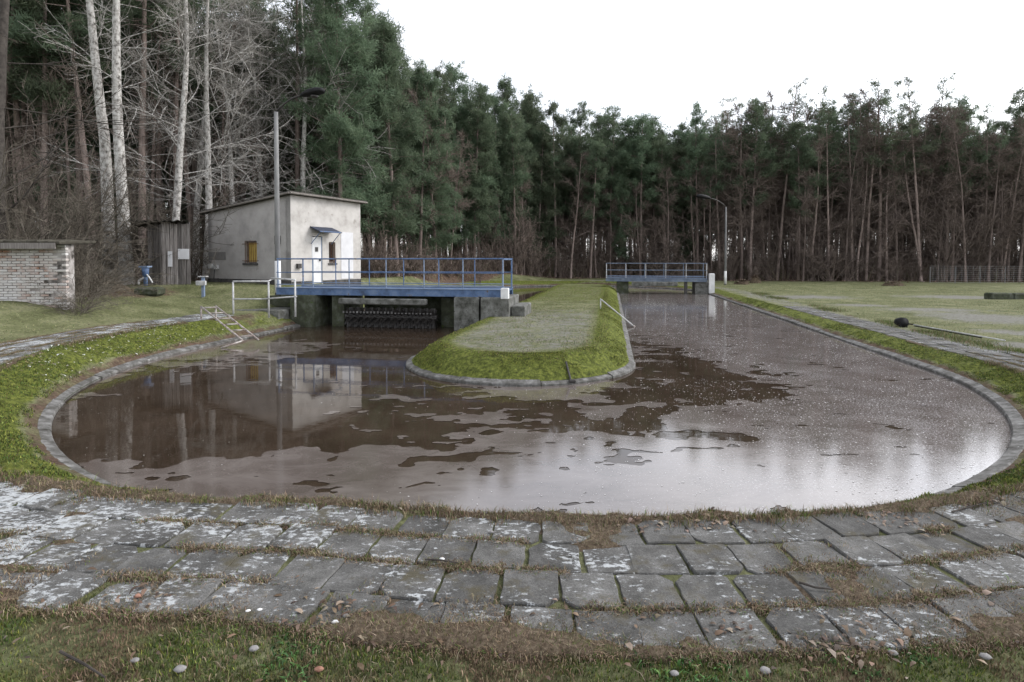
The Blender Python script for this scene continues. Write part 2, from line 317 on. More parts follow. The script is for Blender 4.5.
def gz(x, y):
    x = np.asarray(x, float); y = np.asarray(y, float)
    z, d = gz0(x, y); v, u = Dv(x, y); o = offs(v, u)
    t = np.clip((d - .1) / np.maximum(o - .1, .02), 0, 1)
    s = t ** .8
    z = np.where(d < o, -.37 + (z + .37) * s, z)
    lump = (fbm(x * 4, y * 4, 11) - .42) * .22 * np.sin(np.pi * np.clip(t, 0, 1)) ** .6
    return z + np.where((d < o), lump, 0)
def isl_z(v, u):
    r, _ = stad_d(v, u, IU0, IU1); d = RI - r; x, y = W(v, u)
    t = np.clip((d - .1) / .6, 0, 1)
    return -.37 + .39 * t ** .75 + (fbm(x * 4, y * 4, 21) - .42) * .2 * np.sin(np.pi * t) ** .6 + (fbm(x * 2, y * 2, 22) - .5) * .05 * sst(.6, 1, d)
def perim(c0, c1, R, step_near, step_far):
    """points along a stadium: v, u, normal v, normal u"""
    out = []; n = max(8, int(math.pi * R / step_near))
    for i in range(n): a = math.pi + math.pi * i / n; out.append((CX + R * math.cos(a), c0 + R * math.sin(a), math.cos(a), math.sin(a)))
    u = c0; s = step_near; us = []
    while u < c1 - step_far: us.append(u); u += s; s = min(step_far, s * 1.04)
    for q in us: out.append((CX + R, q, 1, 0))
    n2 = max(8, int(math.pi * R / step_far))
    for i in range(n2 + 1): a = math.pi * i / n2; out.append((CX + R * math.cos(a), c1 + R * math.sin(a), math.cos(a), math.sin(a)))
    for q in us[::-1][:-1]: out.append((CX - R, q, -1, 0))
    return np.array(out)
def ring(P, ds):
    """grid of points offset from a perimeter; ds = offsets (array per ring, scalar or per-point)"""
    n = len(P); V = []; U = []
    for d in ds: V.append(P[:, 0] + P[:, 2] * d); U.append(P[:, 1] + P[:, 3] * d)
    V = np.concatenate(V); U = np.concatenate(U); k = len(ds)
    i = np.arange(n); Fc = []
    for q in range(k - 1):
        a = q * n + i; b_ = q * n + (i + 1) % n; Fc.append(np.c_[a, b_, b_ + n, a + n])
    return V, U, np.concatenate(Fc)

# ground sheet, from the path out to the horizon
P = perim(CU0, CU1, RO, .11, .5)
po = offs(P[:, 0] + P[:, 2] * .5, P[:, 1] + P[:, 3] * .5)
ext = np.r_[0, .08, .16, np.arange(.25, 3.2, .12), np.geomspace(3.3, 40, 60), np.geomspace(45, 700, 14)]
V, U, Fc = ring(P, [po + e for e in ext])
X, Y = W(V, U); Z = gz(X, Y)
def gell(px, py, z, rx, ry):                            # a wear patch lying on the ground
    x, y = at(px, py, z); y0 = at(px, py - ry, z)[1]; y1 = at(px, py + ry, z)[1]
    return x, y, rx * y / F, (y0 - y1) / 2
def forest_edge(x, y):
    px = 512 + F * x / np.maximum(y, 1)
    return np.interp(px, [-300, -80, 0, 100, 200, 290, 370, 430, 480, 540, 620, 700, 800, 900, 1024, 1300], [21, 22, 23, 25, 28.5, 31, 33, 38, 46, 55, 57, 55.5, 54, 53, 52, 50])
rr, _ = stad_d(V, U, CU0, CU1); dd = rr - RO
litter = sst(-2.5, 1.0, Y - forest_edge(X, Y)) * (Y > 8)
litter = np.maximum(litter, .55 * sst(2.05, 2.3, dd - offs(V, U)) * sst(2.9, 2.4, dd - offs(V, U)) * (U < 9))
litter = np.maximum(litter, sst(3.2, 1.2, np.hypot(X + 14.3, (Y - 19.5))) * .6)
def sand_at(X, Y):
    r_ = np.zeros_like(X)
    for px, py, z, rx, ry in ((985, 318, -.2, 75, 9), (930, 310, -.2, 70, 3.5), (800, 297, -.2, 70, 3), (960, 297, -.2, 90, 2.5), (1015, 345, -.2, 30, 6), (1010, 332, -.2, 40, 5), (860, 305, -.2, 40, 2)):
        ex, ey, erx, ery = gell(px, py, z, rx, ry); r_ = np.maximum(r_, np.exp(-((X - ex) / erx) ** 2 - ((Y - ey) / ery) ** 2))
    return r_
sand = .62 * sand_at(X, Y)
sand = np.maximum(sand, .42 * sst(1.0, 1.3, dd) * sst(2.5, 2.1, dd) * (V > CX) * sst(9, 13, U))
moss = .5 * sst(1.4, 2.0, dd - offs(V, U)) * sst(8, 5, U) * sst(5, 3, dd) + .35 * sst(1.4, .8, dd) * (V > CX) * sst(6, 9, U)
ground = struct(link('ground', npmesh('ground', np.c_[X, Y, Z], Fc, M['ground'], np.c_[litter, sand, moss], True)))

# mossy bank between kerb and path, outer and around the island
P2 = perim(CU0, CU1, RO, .06, .25); po2 = offs(P2[:, 0] + P2[:, 2] * .5, P2[:, 1] + P2[:, 3] * .5)
V, U, Fc = ring(P2, [.07 + (po2 + .01 - .07) * t for t in np.linspace(0, 1, 15)])
X, Y = W(V, U); Z = gz(X, Y); nz = fbm(X * .8, Y * .8, 31)
rr, _ = stad_d(V, U, CU0, CU1); low_ = sst(.34, .16, rr - RO)
dirt = sst(-8, -9.5, V - CX) * sst(13.5, 15.5, U) * .5
struct(link('embankment', npmesh('embankment', np.c_[X, Y, Z], Fc, M['ground'], np.c_[np.maximum(dirt * .6 + .15 * (nz > .6), .5 * low_), .22 * nz + dirt * .3, .62 - .5 * dirt - .5 * low_], True)))
PI_ = perim(IU0, IU1, RI, .06, .25)
V, U, Fc = ring(PI_, [-.06 - (.8) * t for t in np.linspace(0, 1, 14)] + [-.95, -1.1, -1.3, -1.55, -1.8, -2.1, -2.35, -RI + .0005])
X, Y = W(V, U); Z = isl_z(V, U); rr, _ = stad_d(V, U, IU0, IU1); d = RI - rr
mossI = .66 * sst(1.15, .65, d) + .3 * sst(18, 27, U) + .2 * fbm(X, Y, 23); sandI = .43 * sst(.65, 1.25, d) * sst(27, 17, U) + .12 * (fbm(X * 1.5, Y * 1.5, 24) - .5)
struct(link('island', npmesh('island', np.c_[X, Y, Z], Fc, M['ground'], np.c_[0 * X, sandI, mossI], True)))

# concrete kerbs, laid in segments
def kerb(name, c0, c1, R, sgn, seg):
    root = None; Pk = perim(c0, c1, R, .12, .3); n = len(Pk)
    prof = [(-.05, WZ - .5), (-.05, WZ + .035), (-.035, WZ + .055), (.0, WZ + .065), (.09, -.355), (.12, -.385), (.12, -.7)]
    base = MB()
    for q in range(n):                                   # bedding below the segments
        p = Pk[q]; e = Pk[(q + 1) % n]; A = [W(p[0] + p[2] * sgn * o, p[1] + p[3] * sgn * o) for o in (-.05, .11)]; B = [W(e[0] + e[2] * sgn * o, e[1] + e[3] * sgn * o) for o in (-.05, .11)]
        base.add([(*A[0], WZ + .03), (*A[1], -.4), (*B[1], -.4), (*B[0], WZ + .03)], [(0, 1, 2, 3), (3, 2, 1, 0)][:1])
    root = struct(base.build(name, M['mosscon']))
    dist = np.r_[0, np.cumsum(np.hypot(*(np.roll(Pk[:, :2], -1, 0) - Pk[:, :2]).T))]
    i = 0; k = 0
    while i < n:
        j = i
        while j < n and dist[j] - dist[i] < seg: j += 1
        mb = MB(); idx = [q % n for q in range(i, min(j, n) + 1)]; dz = rnd.uniform(-.012, .012); m_ = len(prof); do = rnd.uniform(-.012, .012)
        for c_, q in enumerate(idx):
            p = Pk[q].copy(); 
            if c_ == 0 and len(idx) > 1: p = p * .94 + Pk[idx[1]] * .06
            if c_ == len(idx) - 1 and len(idx) > 1: p = p * .94 + Pk[idx[-2]] * .06
            for o, z in prof:
                x, y = W(p[0] + p[2] * sgn * (o + do), p[1] + p[3] * sgn * (o + do)); mb.v.append((x, y, z + dz + rnd.uniform(-.004, .004)))
        for c_ in range(len(idx) - 1):
            for t in range(m_ - 1):
                a = c_ * m_ + t; f4 = (a, a + 1, a + 1 + m_, a + m_); mb.f.append(f4 if sgn < 0 else f4[::-1])
        mb.f.append(tuple(range(m_))); mb.f.append(tuple((len(idx) - 1) * m_ + t for t in range(m_ - 1, -1, -1)))
        if len(idx) > 1: mb.build('kerb_segment', M['kerb'], root)
        i = j
    return root
kerb('channel_kerb', CU0, CU1, RO, 1, 1.9)
kerb('island_kerb', IU0, IU1, RI, -1, 1.5)

# water sheet
Pw = perim(CU0, CU1, RO + .05, .5, 1.0); x, y = W(Pw[:, 0], Pw[:, 1]); mb = MB()
mb.add(np.c_[x, y, np.full(len(x), WZ)], [tuple(range(len(x)))]); struct(mb.build('water', M['water']))

# ------------------------------------------------------------------ floating scum (thin film with torn outline)
def clip_tris(X, Y, Fld):
    """keep the part of a triangulated grid where Fld > 0"""
    ny, nx = X.shape; I = np.arange(ny * nx).reshape(ny, nx)
    a, b_, c, d = I[:-1, :-1].ravel(), I[:-1, 1:].ravel(), I[1:, 1:].ravel(), I[1:, :-1].ravel()
    T = np.r_[np.c_[a, b_, c], np.c_[a, c, d]]; x, y, f = X.ravel(), Y.ravel(), Fld.ravel()
    ins = f[T] > 0; k = ins.sum(1); out = []
    t3 = T[k == 3]; out.append(np.stack([np.c_[x[t3[:, i]], y[t3[:, i]]] for i in range(3)], 1))
    def lerp(p, q): w = f[p] / (f[p] - f[q]); return np.c_[x[p] + (x[q] - x[p]) * w, y[p] + (y[q] - y[p]) * w]
    for kk in (1, 2):
        S = T[k == kk]; q = ins[k == kk]; q = q if kk == 1 else ~q; s = q.argmax(1); r_ = np.arange(len(S))
        p0, p1, p2 = S[r_, s], S[r_, (s + 1) % 3], S[r_, (s + 2) % 3]; P0 = np.c_[x[p0], y[p0]]; P1 = np.c_[x[p1], y[p1]]; P2_ = np.c_[x[p2], y[p2]]
        A, B = lerp(p0, p1), lerp(p0, p2)
        if kk == 1: out.append(np.stack([P0, A, B], 1))
        else: out.append(np.stack([A, P1, P2_], 1)); out.append(np.stack([A, P2_, B], 1))
    return np.concatenate(out)
# (px, py, rx, ry, weight): clear dark water is negative, floating mats are positive
BL = [(400, 428, 75, 14, -1.8), (455, 464, 52, 6, -1.6), (520, 436, 50, 7, -1.4), (350, 448, 60, 5, -1.2), (180, 440, 110, 18, -2.2), (300, 440, 90, 14, -1.8), (255, 388, 175, 40, -2.6), (130, 420, 70, 34, -2.2), (330, 425, 120, 22, -2.0), (420, 350, 90, 22, -2.2), (395, 395, 70, 22, -1.6), (520, 404, 70, 12, -1.5),
      (585, 402, 50, 10, -1.2), (690, 378, 85, 22, -1.9), (690, 400, 70, 16, -1.6), (640, 425, 62, 14, -2.2), (690, 437, 60, 5, -1.4), (450, 465, 48, 5, -2.0), (745, 440, 45, 3, -1.3), (500, 458, 30, 5, -1.0),
      (655, 350, 30, 20, -1.0), (850, 458, 22, 3, -1.2), (790, 452, 24, 2.5, -1.1), (770, 465, 9, 5, -1.4), (560, 425, 70, 8, -.8), (430, 488, 26, 1.5, -1.5), (470, 492, 20, 1.2, -1.4), (640, 458, 22, 2, -1.2), (690, 460, 30, 3, -1.1), (600, 447, 25, 3, -1.0),
      (200, 463, 48, 9, 3.6), (325, 443, 27, 6, 3.4), (372, 456, 34, 7, 3.0), (300, 461, 34, 6, 3.0), (388, 437, 28, 5, 2.4), (560, 392, 60, 4, 1.2), (390, 372, 40, 6, .5), (455, 432, 50, 8, .9), (540, 440, 60, 9, 1.5), (620, 408, 40, 5, 1.3),
      (700, 425, 45, 7, 2.2), (740, 412, 60, 8, 1.8), (760, 452, 30, 6, 1.6), (660, 385, 30, 4, 1.0), (470, 415, 40, 4, .8), (590, 440, 28, 7, 1.6), (430, 452, 34, 4, 1.0)]
def scum_field(X, Y):
    wx = X + (fbm(X * 1.3, Y * 1.3, 41) - .5) * 1.0; wy = Y + (fbm(X * 1.3 + 5, Y * 1.3, 43) - .5) * 1.6
    f = np.full_like(X, .95)
    for px, py, rx, ry, w in BL:
        ex, ey, erx, ery = gell(px, py, WZ, rx, ry); f = f + w * np.exp(-(((wx - ex) / erx) ** 2 + ((wy - ey) / ery) ** 2) ** 1.3)
    f = np.clip(f, -.62 - .6 * sst(-1.5, -4, X), .95)
    f = f + (fbm(X * 1.5, Y * 2.4, 47, 6) - .5) * 2.6 + (fbm(X * 4, Y * 7, 53, 5) - .5) * 2.6
    v, u = Dv(X, Y); left = sst(-2, -3.2, v - CX)
    f = f - 2.0 * left * sst(13.5, 15.0, u)
    return f
def inside_channel(X, Y):
    v, u = Dv(X, Y); ro, _ = stad_d(v, u, CU0, CU1); ri, _ = stad_d(v, u, IU0, IU1)
    return np.minimum(RO - .02 - ro, ri - RI + .02)
tri = []
for (v0, v1, u0, u1, st) in ((CX - RO, CX + RO, CU0 - RO, 16.0, .042), (CX - RO, CX + RO, 16.0, CU1 + 9, .14)):
    gv, gu = np.meshgrid(np.arange(v0, v1 + st, st), np.linspace(u0, u1, int((u1 - u0) / st) + 1)); X, Y = W(gv, gu)
    f = np.minimum(scum_field(X, Y), inside_channel(X, Y) * 8); tri.append(clip_tris(X, Y, f))
tri = np.concatenate(tri); n_ = len(tri)
sc = npmesh('floating_scum', np.c_[tri.reshape(-1, 2), np.full(n_ * 3, WZ + .004)], np.arange(n_ * 3).reshape(-1, 3), M['scum'])
stuff(link('floating_scum', sc), 'brown grey scum film floating in torn mats on the dark water', 'scum')
# pale flecks
def discs(name, X, Y, Z, R, mat, k=5, colr=None):
    n = len(X); a = np.arange(k) * 2 * np.pi / k; ph = nr.uniform(0, 6, n)[:, None]; ra = R[:, None] * nr.uniform(.55, 1.1, (n, k))
    V = np.stack([X[:, None] + ra * np.cos(a + ph), Y[:, None] + ra * np.sin(a + ph) * 1.0, np.repeat(Z[:, None], k, 1)], 2).reshape(-1, 3)
    return npmesh(name, V, np.arange(n * k).reshape(n, k), mat, colr)
n_ = 110000; pv = nr.uniform(CX - RO, CX + RO, n_); pu = CU0 - RO + (nr.random(n_) ** 1.3) * 30; X, Y = W(pv, pu)
w = np.clip(.07 + .75 * sst(0, 5, pv - CX) * sst(3.5, 7, pu), 0, 1) * sst(.3, .62, fbm(X * .8, Y * .8, 61)) * (.35 + .65 * sst(22, 12, pu))
keep = (nr.random(n_) < w) & (inside_channel(X, Y) > .1); X, Y = X[keep], Y[keep]
stuff(link('foam_flecks', discs('foam_flecks', X, Y, np.full(len(X), WZ + .009), nr.uniform(.003, .009, len(X)) * nr.choice([1, 1, 1, 1, 1.5, 2.0], len(X)) * (.5 + .5 * sst(-6, 3, X)) * (.55 + Y / 22), M['foam'])), 'tiny white foam flecks strewn over the floating scum', 'foam')

# ------------------------------------------------------------------ paved path of square slabs round the channel end
SL = .33; rows = 4
Pp = perim(CU0, CU1, RO, .03, .25)
pof = offs(Pp[:, 0] + Pp[:, 2] * .5, Pp[:, 1] + Pp[:, 3] * .5)
mask = np.ones(len(Pp), bool)
TT = np.arange(-.05, rows * SL + .14, .03)
V, U, Fc = ring(Pp, [pof + t for t in TT]); X, Y = W(V, U); T_ = np.repeat(TT, len(Pp))
def soil_h(X, Y, T):                                     # earth lying in the joints and spilling over the slabs
    rel = (T - .06) / SL; jd = np.abs(rel - np.round(rel)) * SL
    h = .12 * (fbm(X * 1.6, Y * 1.6, 79, 5) - .585) + .014 * np.exp(-(jd / .035) ** 2) * sst(.35, .55, fbm(X * 2.1, Y * 2.1, 77)) + .012 * (fbm(X * 15, Y * 15, 78) - .5)
    h = h + .03 * sst(.13, .0, T) + .03 * sst(-.22, .0, T - rows * SL) * (.3 + fbm(X * 2, Y * 2, 76)) - .05 * sst(.03, .12, T - rows * SL)
    h = h - .03 * sst(6, 9, Dv(X, Y)[1])
    return np.clip(h, -.03, .032)
okq = ((U[Fc].max(1) < 26) & ~((V[Fc].mean(1) < CX) & (U[Fc].max(1) > 15.5)))
path = struct(link('path', npmesh('path', np.c_[X, Y, gz(X, Y) + .004 + soil_h(X, Y, T_)], Fc[okq], M['soil'], None, True)))
def slab_mesh(k):
    r_ = random.Random(100 + k); h = SL / 2 - .0055; nseg = 5; loop = []
    for sx_, sy_ in ((-1, -1), (1, -1), (1, 1), (-1, 1)):
        c_ = r_.uniform(.004, .012) if r_.random() < .78 else r_.uniform(.025, .08)
        nx_, ny_ = (1, 0) if sx_ * sy_ > 0 else (0, 1)
        p = Vector((sx_ * h, sy_ * h))
        if sx_ * sy_ > 0: loop += [(p.x, p.y - sy_ * c_), (p.x - sx_ * c_, p.y)]
        else: loop += [(p.x - sx_ * c_, p.y), (p.x, p.y - sy_ * c_)]
    # order: make it a proper loop by angle, add wavy edge points
    loop = sorted(loop, key=lambda q: math.atan2(q[1], q[0])); full = []
    for i, p in enumerate(loop):
        q = loop[(i + 1) % len(loop)]; L = math.hypot(q[0] - p[0], q[1] - p[1]); full.append(p)
        if L > .15:
            for t in (.3, .55, .8): full.append((p[0] + (q[0] - p[0]) * t + r_.uniform(-.008, .006), p[1] + (q[1] - p[1]) * t + r_.uniform(-.008, .006)))
    n = len(full); mb = MB()
    for s, z in ((1, -.05), (1, .008), (.975, .016)):
        for p in full: mb.v.append((p[0] * s, p[1] * s, z))
    for t in range(2):
        for i in range(n): mb.f.append((t * n + i, t * n + (i + 1) % n, (t + 1) * n + (i + 1) % n, (t + 1) * n + i))
    mb.f.append(tuple(2 * n + i for i in range(n)))
    me = bpy.data.meshes.new('slab'); me.from_pydata(mb.v, [], mb.f); me.update(); me.materials.append(M['slab']); return me
slabs = [slab_mesh(k) for k in range(14)]
places = []
for r_ in range(rows):
    # dense polyline of this row's centre line
    Q = perim(CU0, CU1, RO, .03, .03); qo = offs(Q[:, 0] + Q[:, 2] * .5, Q[:, 1] + Q[:, 3] * .5) + .06 + (r_ + .5) * SL
    qv, qu = Q[:, 0] + Q[:, 2] * qo, Q[:, 1] + Q[:, 3] * qo
    ds_ = np.r_[0, np.cumsum(np.hypot(np.diff(qv), np.diff(qu)))]; s = rnd.uniform(0, SL)
    while s < ds_[-1]:
        i = int(np.searchsorted(ds_, s)); i = min(i, len(qv) - 2); v, u = qv[i], qu[i]; tv, tu = qv[i + 1] - v, qu[i + 1] - u
        if u < 26 and not (v < CX and u > 15.5) and not (v > CX and u > 14 and r_ > 2):
            x, y = W(v, u); tx, ty = W(tv, tu); places.append((x, y, math.atan2(ty, tx), r_, v, u))
        s += SL * rnd.uniform(.998, 1.014)
def inframe(p):
    px = 512 + F * p[0] / max(p[1], .1); return 0 if (p[1] > 1.5 and -40 < px < 1064) else 1
places.sort(key=lambda p: (inframe(p), math.hypot(p[0], p[1])))
far = MB(); cnt = 0
for p in places:
    x, y, a, r_, v, u = p; e = .15
    zc = float(gz(x, y)); zx = float(gz(x + e, y)) - float(gz(x - e, y)); zy = float(gz(x, y + e)) - float(gz(x, y - e))
    nrm = Vector((-zx / (2 * e) * .6 + rnd.gauss(0, .01), -zy / (2 * e) * .6 + rnd.gauss(0, .01), 1)).normalized()
    q = Vector((0, 0, 1)).rotation_difference(nrm); R = q.to_matrix() @ Matrix.Rotation(a + rnd.gauss(0, .013) + rnd.choice([0, 1, 2, 3]) * math.pi / 2, 3, 'Z')
    loc = Vector((x + rnd.gauss(0, .006), y + rnd.gauss(0, .006), zc - .001 + rnd.gauss(0, .0035)))
    me = slabs[rnd.randrange(14)]
    if cnt < 300:
        o = bpy.data.objects.new('slab', me); col.objects.link(o); o.parent = path; o.matrix_local = Matrix.Translation(loc) @ R.to_4x4(); cnt += 1
    else: far.add([loc + R @ vv.co for vv in me.vertices], [tuple(pp.vertices) for pp in me.polygons])
stuff(far.build('slab_paving', M['slab'], path))

# ------------------------------------------------------------------ low plants
def blades(X, Y, Z, H, Wd, C, lean=.5, bend=True):
    n = len(X); a = nr.uniform(0, 2 * np.pi, n); la = nr.uniform(0, 2 * np.pi, n); ln = nr.random(n) * lean * H
    cx, cy = np.cos(a) * Wd / 2, np.sin(a) * Wd / 2; lx, ly = np.cos(la) * ln, np.sin(la) * ln
    b0 = np.c_[X - cx, Y - cy, Z - .01]; b1 = np.c_[X + cx, Y + cy, Z - .01]
    if not bend:
        V = np.stack([b0, b1, np.c_[X + lx, Y + ly, Z + H]], 1); return V.reshape(-1, 3), np.arange(n * 3).reshape(-1, 3), np.repeat(C, 3, 0)
    m0 = np.c_[X - cx * .8 + lx * .35, Y - cy * .8 + ly * .35, Z + H * .6]; m1 = np.c_[X + cx * .8 + lx * .35, Y + cy * .8 + ly * .35, Z + H * .6]
    tp = np.c_[X + lx, Y + ly, Z + H * np.clip(1 - .3 * lean * nr.random(n), .2, 1)]
    V = np.stack([b0, b1, m0, m1, tp], 1); o = np.arange(n)[:, None] * 5
    Fc = np.concatenate([o + np.array([0, 1, 3]), o + np.array([0, 3, 2]), o + np.array([2, 3, 4])])
    return V.reshape(-1, 3), Fc, np.repeat(C, 5, 0)
def vegobj(name, parts, label, cat):
    V = []; Fs = []; C = []; n = 0
    for v, f, c in parts: V.append(v); Fs.append(f + n); C.append(c); n += len(v)
    return stuff(link(name, npmesh(name, np.concatenate(V), np.concatenate(Fs), M['veg'], np.concatenate(C))), label, cat)
def pal(cols, n, var=.25):
    cols = np.array(cols); c = cols[nr.integers(0, len(cols), n)]; return c * nr.uniform(1 - var, 1 + var, (n, 1)) * nr.uniform(.93, 1.07, (n, 3))
DRY = [(.15, .11, .07), (.21, .16, .1), (.11, .075, .05), (.17, .115, .08), (.25, .205, .14)]
GRN = [(.06, .1, .02), (.09, .13, .03), (.05, .085, .025), (.12, .145, .04)]
MOS = [(.095, .12, .02), (.15, .17, .03), (.06, .08, .016), (.22, .23, .05), (.04, .05, .015), (.12, .1, .045)]
def ring_pts(n, d0, d1, u1=15, aa=None, rel=True):
    """random points round the near end / straights of the channel, d measured from the kerb or the path edge"""
    a = nr.uniform(math.pi * .98, math.pi * 2.02, n) if aa is None else nr.uniform(aa[0], aa[1], n)
    d = nr.uniform(d0, d1, n); cosv = np.abs(np.cos(a)); r = RO + d + (off_c(np.cos(a)) if rel else 0)
    v = CX + r * np.cos(a); u = CU0 + r * np.sin(a); return W(v, u)
# dry grass tufts: bank edge, joints between slabs, outer path edge
def tufts(X, Y, per, spread, hm, wd, cols, lean=1.0):
    k = len(X); x = np.repeat(X, per) + nr.normal(0, spread, k * per); y = np.repeat(Y, per) + nr.normal(0, spread, k * per)
    H = np.repeat(nr.uniform(.5, 1.2, k), per) * nr.uniform(.4, 1.1, k * per) * hm
    return blades(x, y, gz(x, y) + .012, H, np.full(k * per, wd) * nr.uniform(.6, 1.3, k * per), pal(cols, k * per), lean)
parts = []
X, Y = ring_pts(1500, -.06, .14); k = fbm(X * 1.4, Y * 1.4, 71) > .4; parts.append(tufts(X[k], Y[k], 22, .035, .07, .004, DRY + GRN[:1], 1.3))
X, Y = ring_pts(260, -.08, .08); parts.append(tufts(X, Y, 26, .03, .06, .004, GRN + MOS, 1.2))
for r_ in range(1, rows + 1):                            # along the joints
    X, Y = ring_pts(3000, .06 + r_ * SL - .02, .06 + r_ * SL + .02); k = fbm(X * 1.7, Y * 1.7, 72 + r_) > (.46 if r_ < 4 else .3); parts.append(tufts(X[k], Y[k], 24, .026, .026, .004, DRY * 2 + GRN[:2], 2.2))
X, Y = ring_pts(4200, .15, rows * SL); k = fbm(X * 1.5, Y * 1.5, 79) > .56; parts.append(tufts(X[k], Y[k], 30, .04, .024, .0035, DRY + MOS[:1], 2.2))
X, Y = ring_pts(2600, rows * SL - .28, rows * SL + .2); k = fbm(X * 1.3, Y * 1.3, 80) > .46; parts.append(tufts(X[k], Y[k], 22, .045, .024, .004, DRY, 2.4))
n_ = 200000; a = nr.normal(math.pi * 1.5, .5, n_); T = nr.uniform(-.03, rows * SL + .12, n_); r_ = RO + T + off_c(np.cos(a)); X, Y = W(CX + r_ * np.cos(a), CU0 + r_ * np.sin(a)); hs_ = soil_h(X, Y, T)
k = (hs_ > .006) & (nr.random(n_) < .95); X, Y, hs_ = X[k], Y[k], hs_[k]
parts.append(blades(X, Y, gz(X, Y) + hs_, nr.uniform(.008, .03, len(X)), nr.uniform(.003, .006, len(X)), pal(DRY * 2 + [(.3, .26, .19)] + GRN[:2] + MOS[:1] + [(.07, .05, .035), (.05, .04, .03)], len(X), .4), 2.6, False))
vegobj('dry_grass', parts, 'withered brown grass tufts growing along slab joints and path edges', 'grass')
# foreground moss and small green leaves
parts = []
n_ = 400000; X = nr.normal(0, 2.6, n_); Y = nr.uniform(1.4, 4.6, n_) - .6; v, u = Dv(X, Y); r_, _ = stad_d(v, u, CU0, CU1); e = r_ - RO - offs(v, u) - rows * SL
k = (e > -.16 + .3 * (fbm(X * 1.7, Y * 1.7, 88) - .3)) & (nr.random(n_) < .5 + .5 * sst(.42, .56, fbm(X * 2.2, Y * 2.2, 82))); X, Y = X[k], Y[k]
parts.append(blades(X, Y, gz(X, Y) + .008, nr.uniform(.004, .018, len(X)) * (.5 + fbm(X * 3, Y * 3, 89)), nr.uniform(.003, .008, len(X)), (pal(MOS + GRN + GRN, len(X), .4) * sst(.62, .42, fbm(X * 2.6, Y * 2.6, 87))[:, None] + pal(DRY[:4], len(X), .4) * sst(.42, .62, fbm(X * 2.6, Y * 2.6, 87))[:, None]), 1.2, False))
X = nr.normal(0, 2.4, 26000); Y = nr.uniform(1.6, 3.2, 26000); v, u = Dv(X, Y); r_, _ = stad_d(v, u, CU0, CU1); e = r_ - RO - offs(v, u) - rows * SL
k = (e > .05) & (fbm(X * 1.1, Y * 1.1, 84) > .5); X, Y = X[k], Y[k]
parts.append(blades(X, Y, gz(X, Y), nr.uniform(.012, .035, len(X)), nr.uniform(.008, .016, len(X)), pal([(.05, .11, .03), (.07, .14, .04), (.04, .085, .03)], len(X), .3), 2.2))
X = nr.uniform(-4, 4, 2400); Y = nr.uniform(1.6, 3.2, 2400); v, u = Dv(X, Y); r_, _ = stad_d(v, u, CU0, CU1); e = r_ - RO - offs(v, u) - rows * SL
k = (e > -.05) & (fbm(X * 1.6, Y * 1.6, 86) > .55); parts.append(tufts(X[k], Y[k], 18, .03, .03, .0035, GRN + DRY, 2.2))
vegobj('moss_and_weeds', parts, 'green moss and small weeds along the bottom edge of the paving', 'moss')
# banks
def bank(n, side):
    if side == 'isl':
        q = perim(IU0, IU1, RI, .02, .05); q = q[q[:, 1] < 33]; i = nr.integers(0, len(q), n); d = nr.uniform(.12, .85, n); v = q[i, 0] - q[i, 2] * d; u = q[i, 1] - q[i, 3] * d
        x, y = W(v, u); return x, y, isl_z(v, u)
    q = perim(CU0, CU1, RO, .02, .05); q = q[(q[:, 1] < 32) & ~((q[:, 0] < CX) & (q[:, 1] > 14.2))]; i = nr.integers(0, len(q), n); o = offs(q[i, 0], q[i, 1]); d = .15 + nr.random(n) * (o - .1)
    v = q[i, 0] + q[i, 2] * d; u = q[i, 1] + q[i, 3] * d; x, y = W(v, u); return x, y, gz(x, y)
x, y, z = bank(120000, 'out'); nz = fbm(x * 1.1, y * 1.1, 91); k = nr.random(len(x)) < sst(.4, .55, nz); x, y, z = x[k], y[k], z[k]
hh = nr.uniform(.008, .03, len(x)) * (.4 + fbm(x * 6, y * 6, 92))
parts = [blades(x, y, z, hh, nr.uniform(.01, .022, len(x)), pal(MOS + GRN, len(x), .35), 1.4, False)]
x, y, z = bank(70000, 'isl'); k = nr.random(len(x)) < sst(.33, .52, fbm(x * 1.1, y * 1.1, 93)); x, y, z = x[k], y[k], z[k]
parts.append(blades(x, y, z, nr.uniform(.008, .028, len(x)) * (.4 + fbm(x * 6, y * 6, 94)), nr.uniform(.01, .022, len(x)), pal(MOS, len(x), .35), 1.4, False))
n_ = 60000; v = CX + nr.uniform(-RI, RI, n_); u = IU0 - RI + nr.random(n_) ** 1.5 * 30; r_, _ = stad_d(v, u, IU0, IU1); x, y = W(v, u); d = RI - r_
k = (d > .5) & (nr.random(n_) < .12 + .88 * sst(.42, .6, fbm(x * 1.2, y * 1.2, 95) + .25 * sst(1.3, .6, d) + .2 * sst(20, 30, u))); x, y, v, u = x[k], y[k], v[k], u[k]
parts.append(blades(x, y, isl_z(v, u), nr.uniform(.008, .04, len(x)), nr.uniform(.006, .016, len(x)), pal(MOS[:3] + GRN + DRY, len(x), .35), 1.6, False))
vegobj('bank_moss', parts, 'bright green moss cushions on the sloping channel and island banks', 'moss')
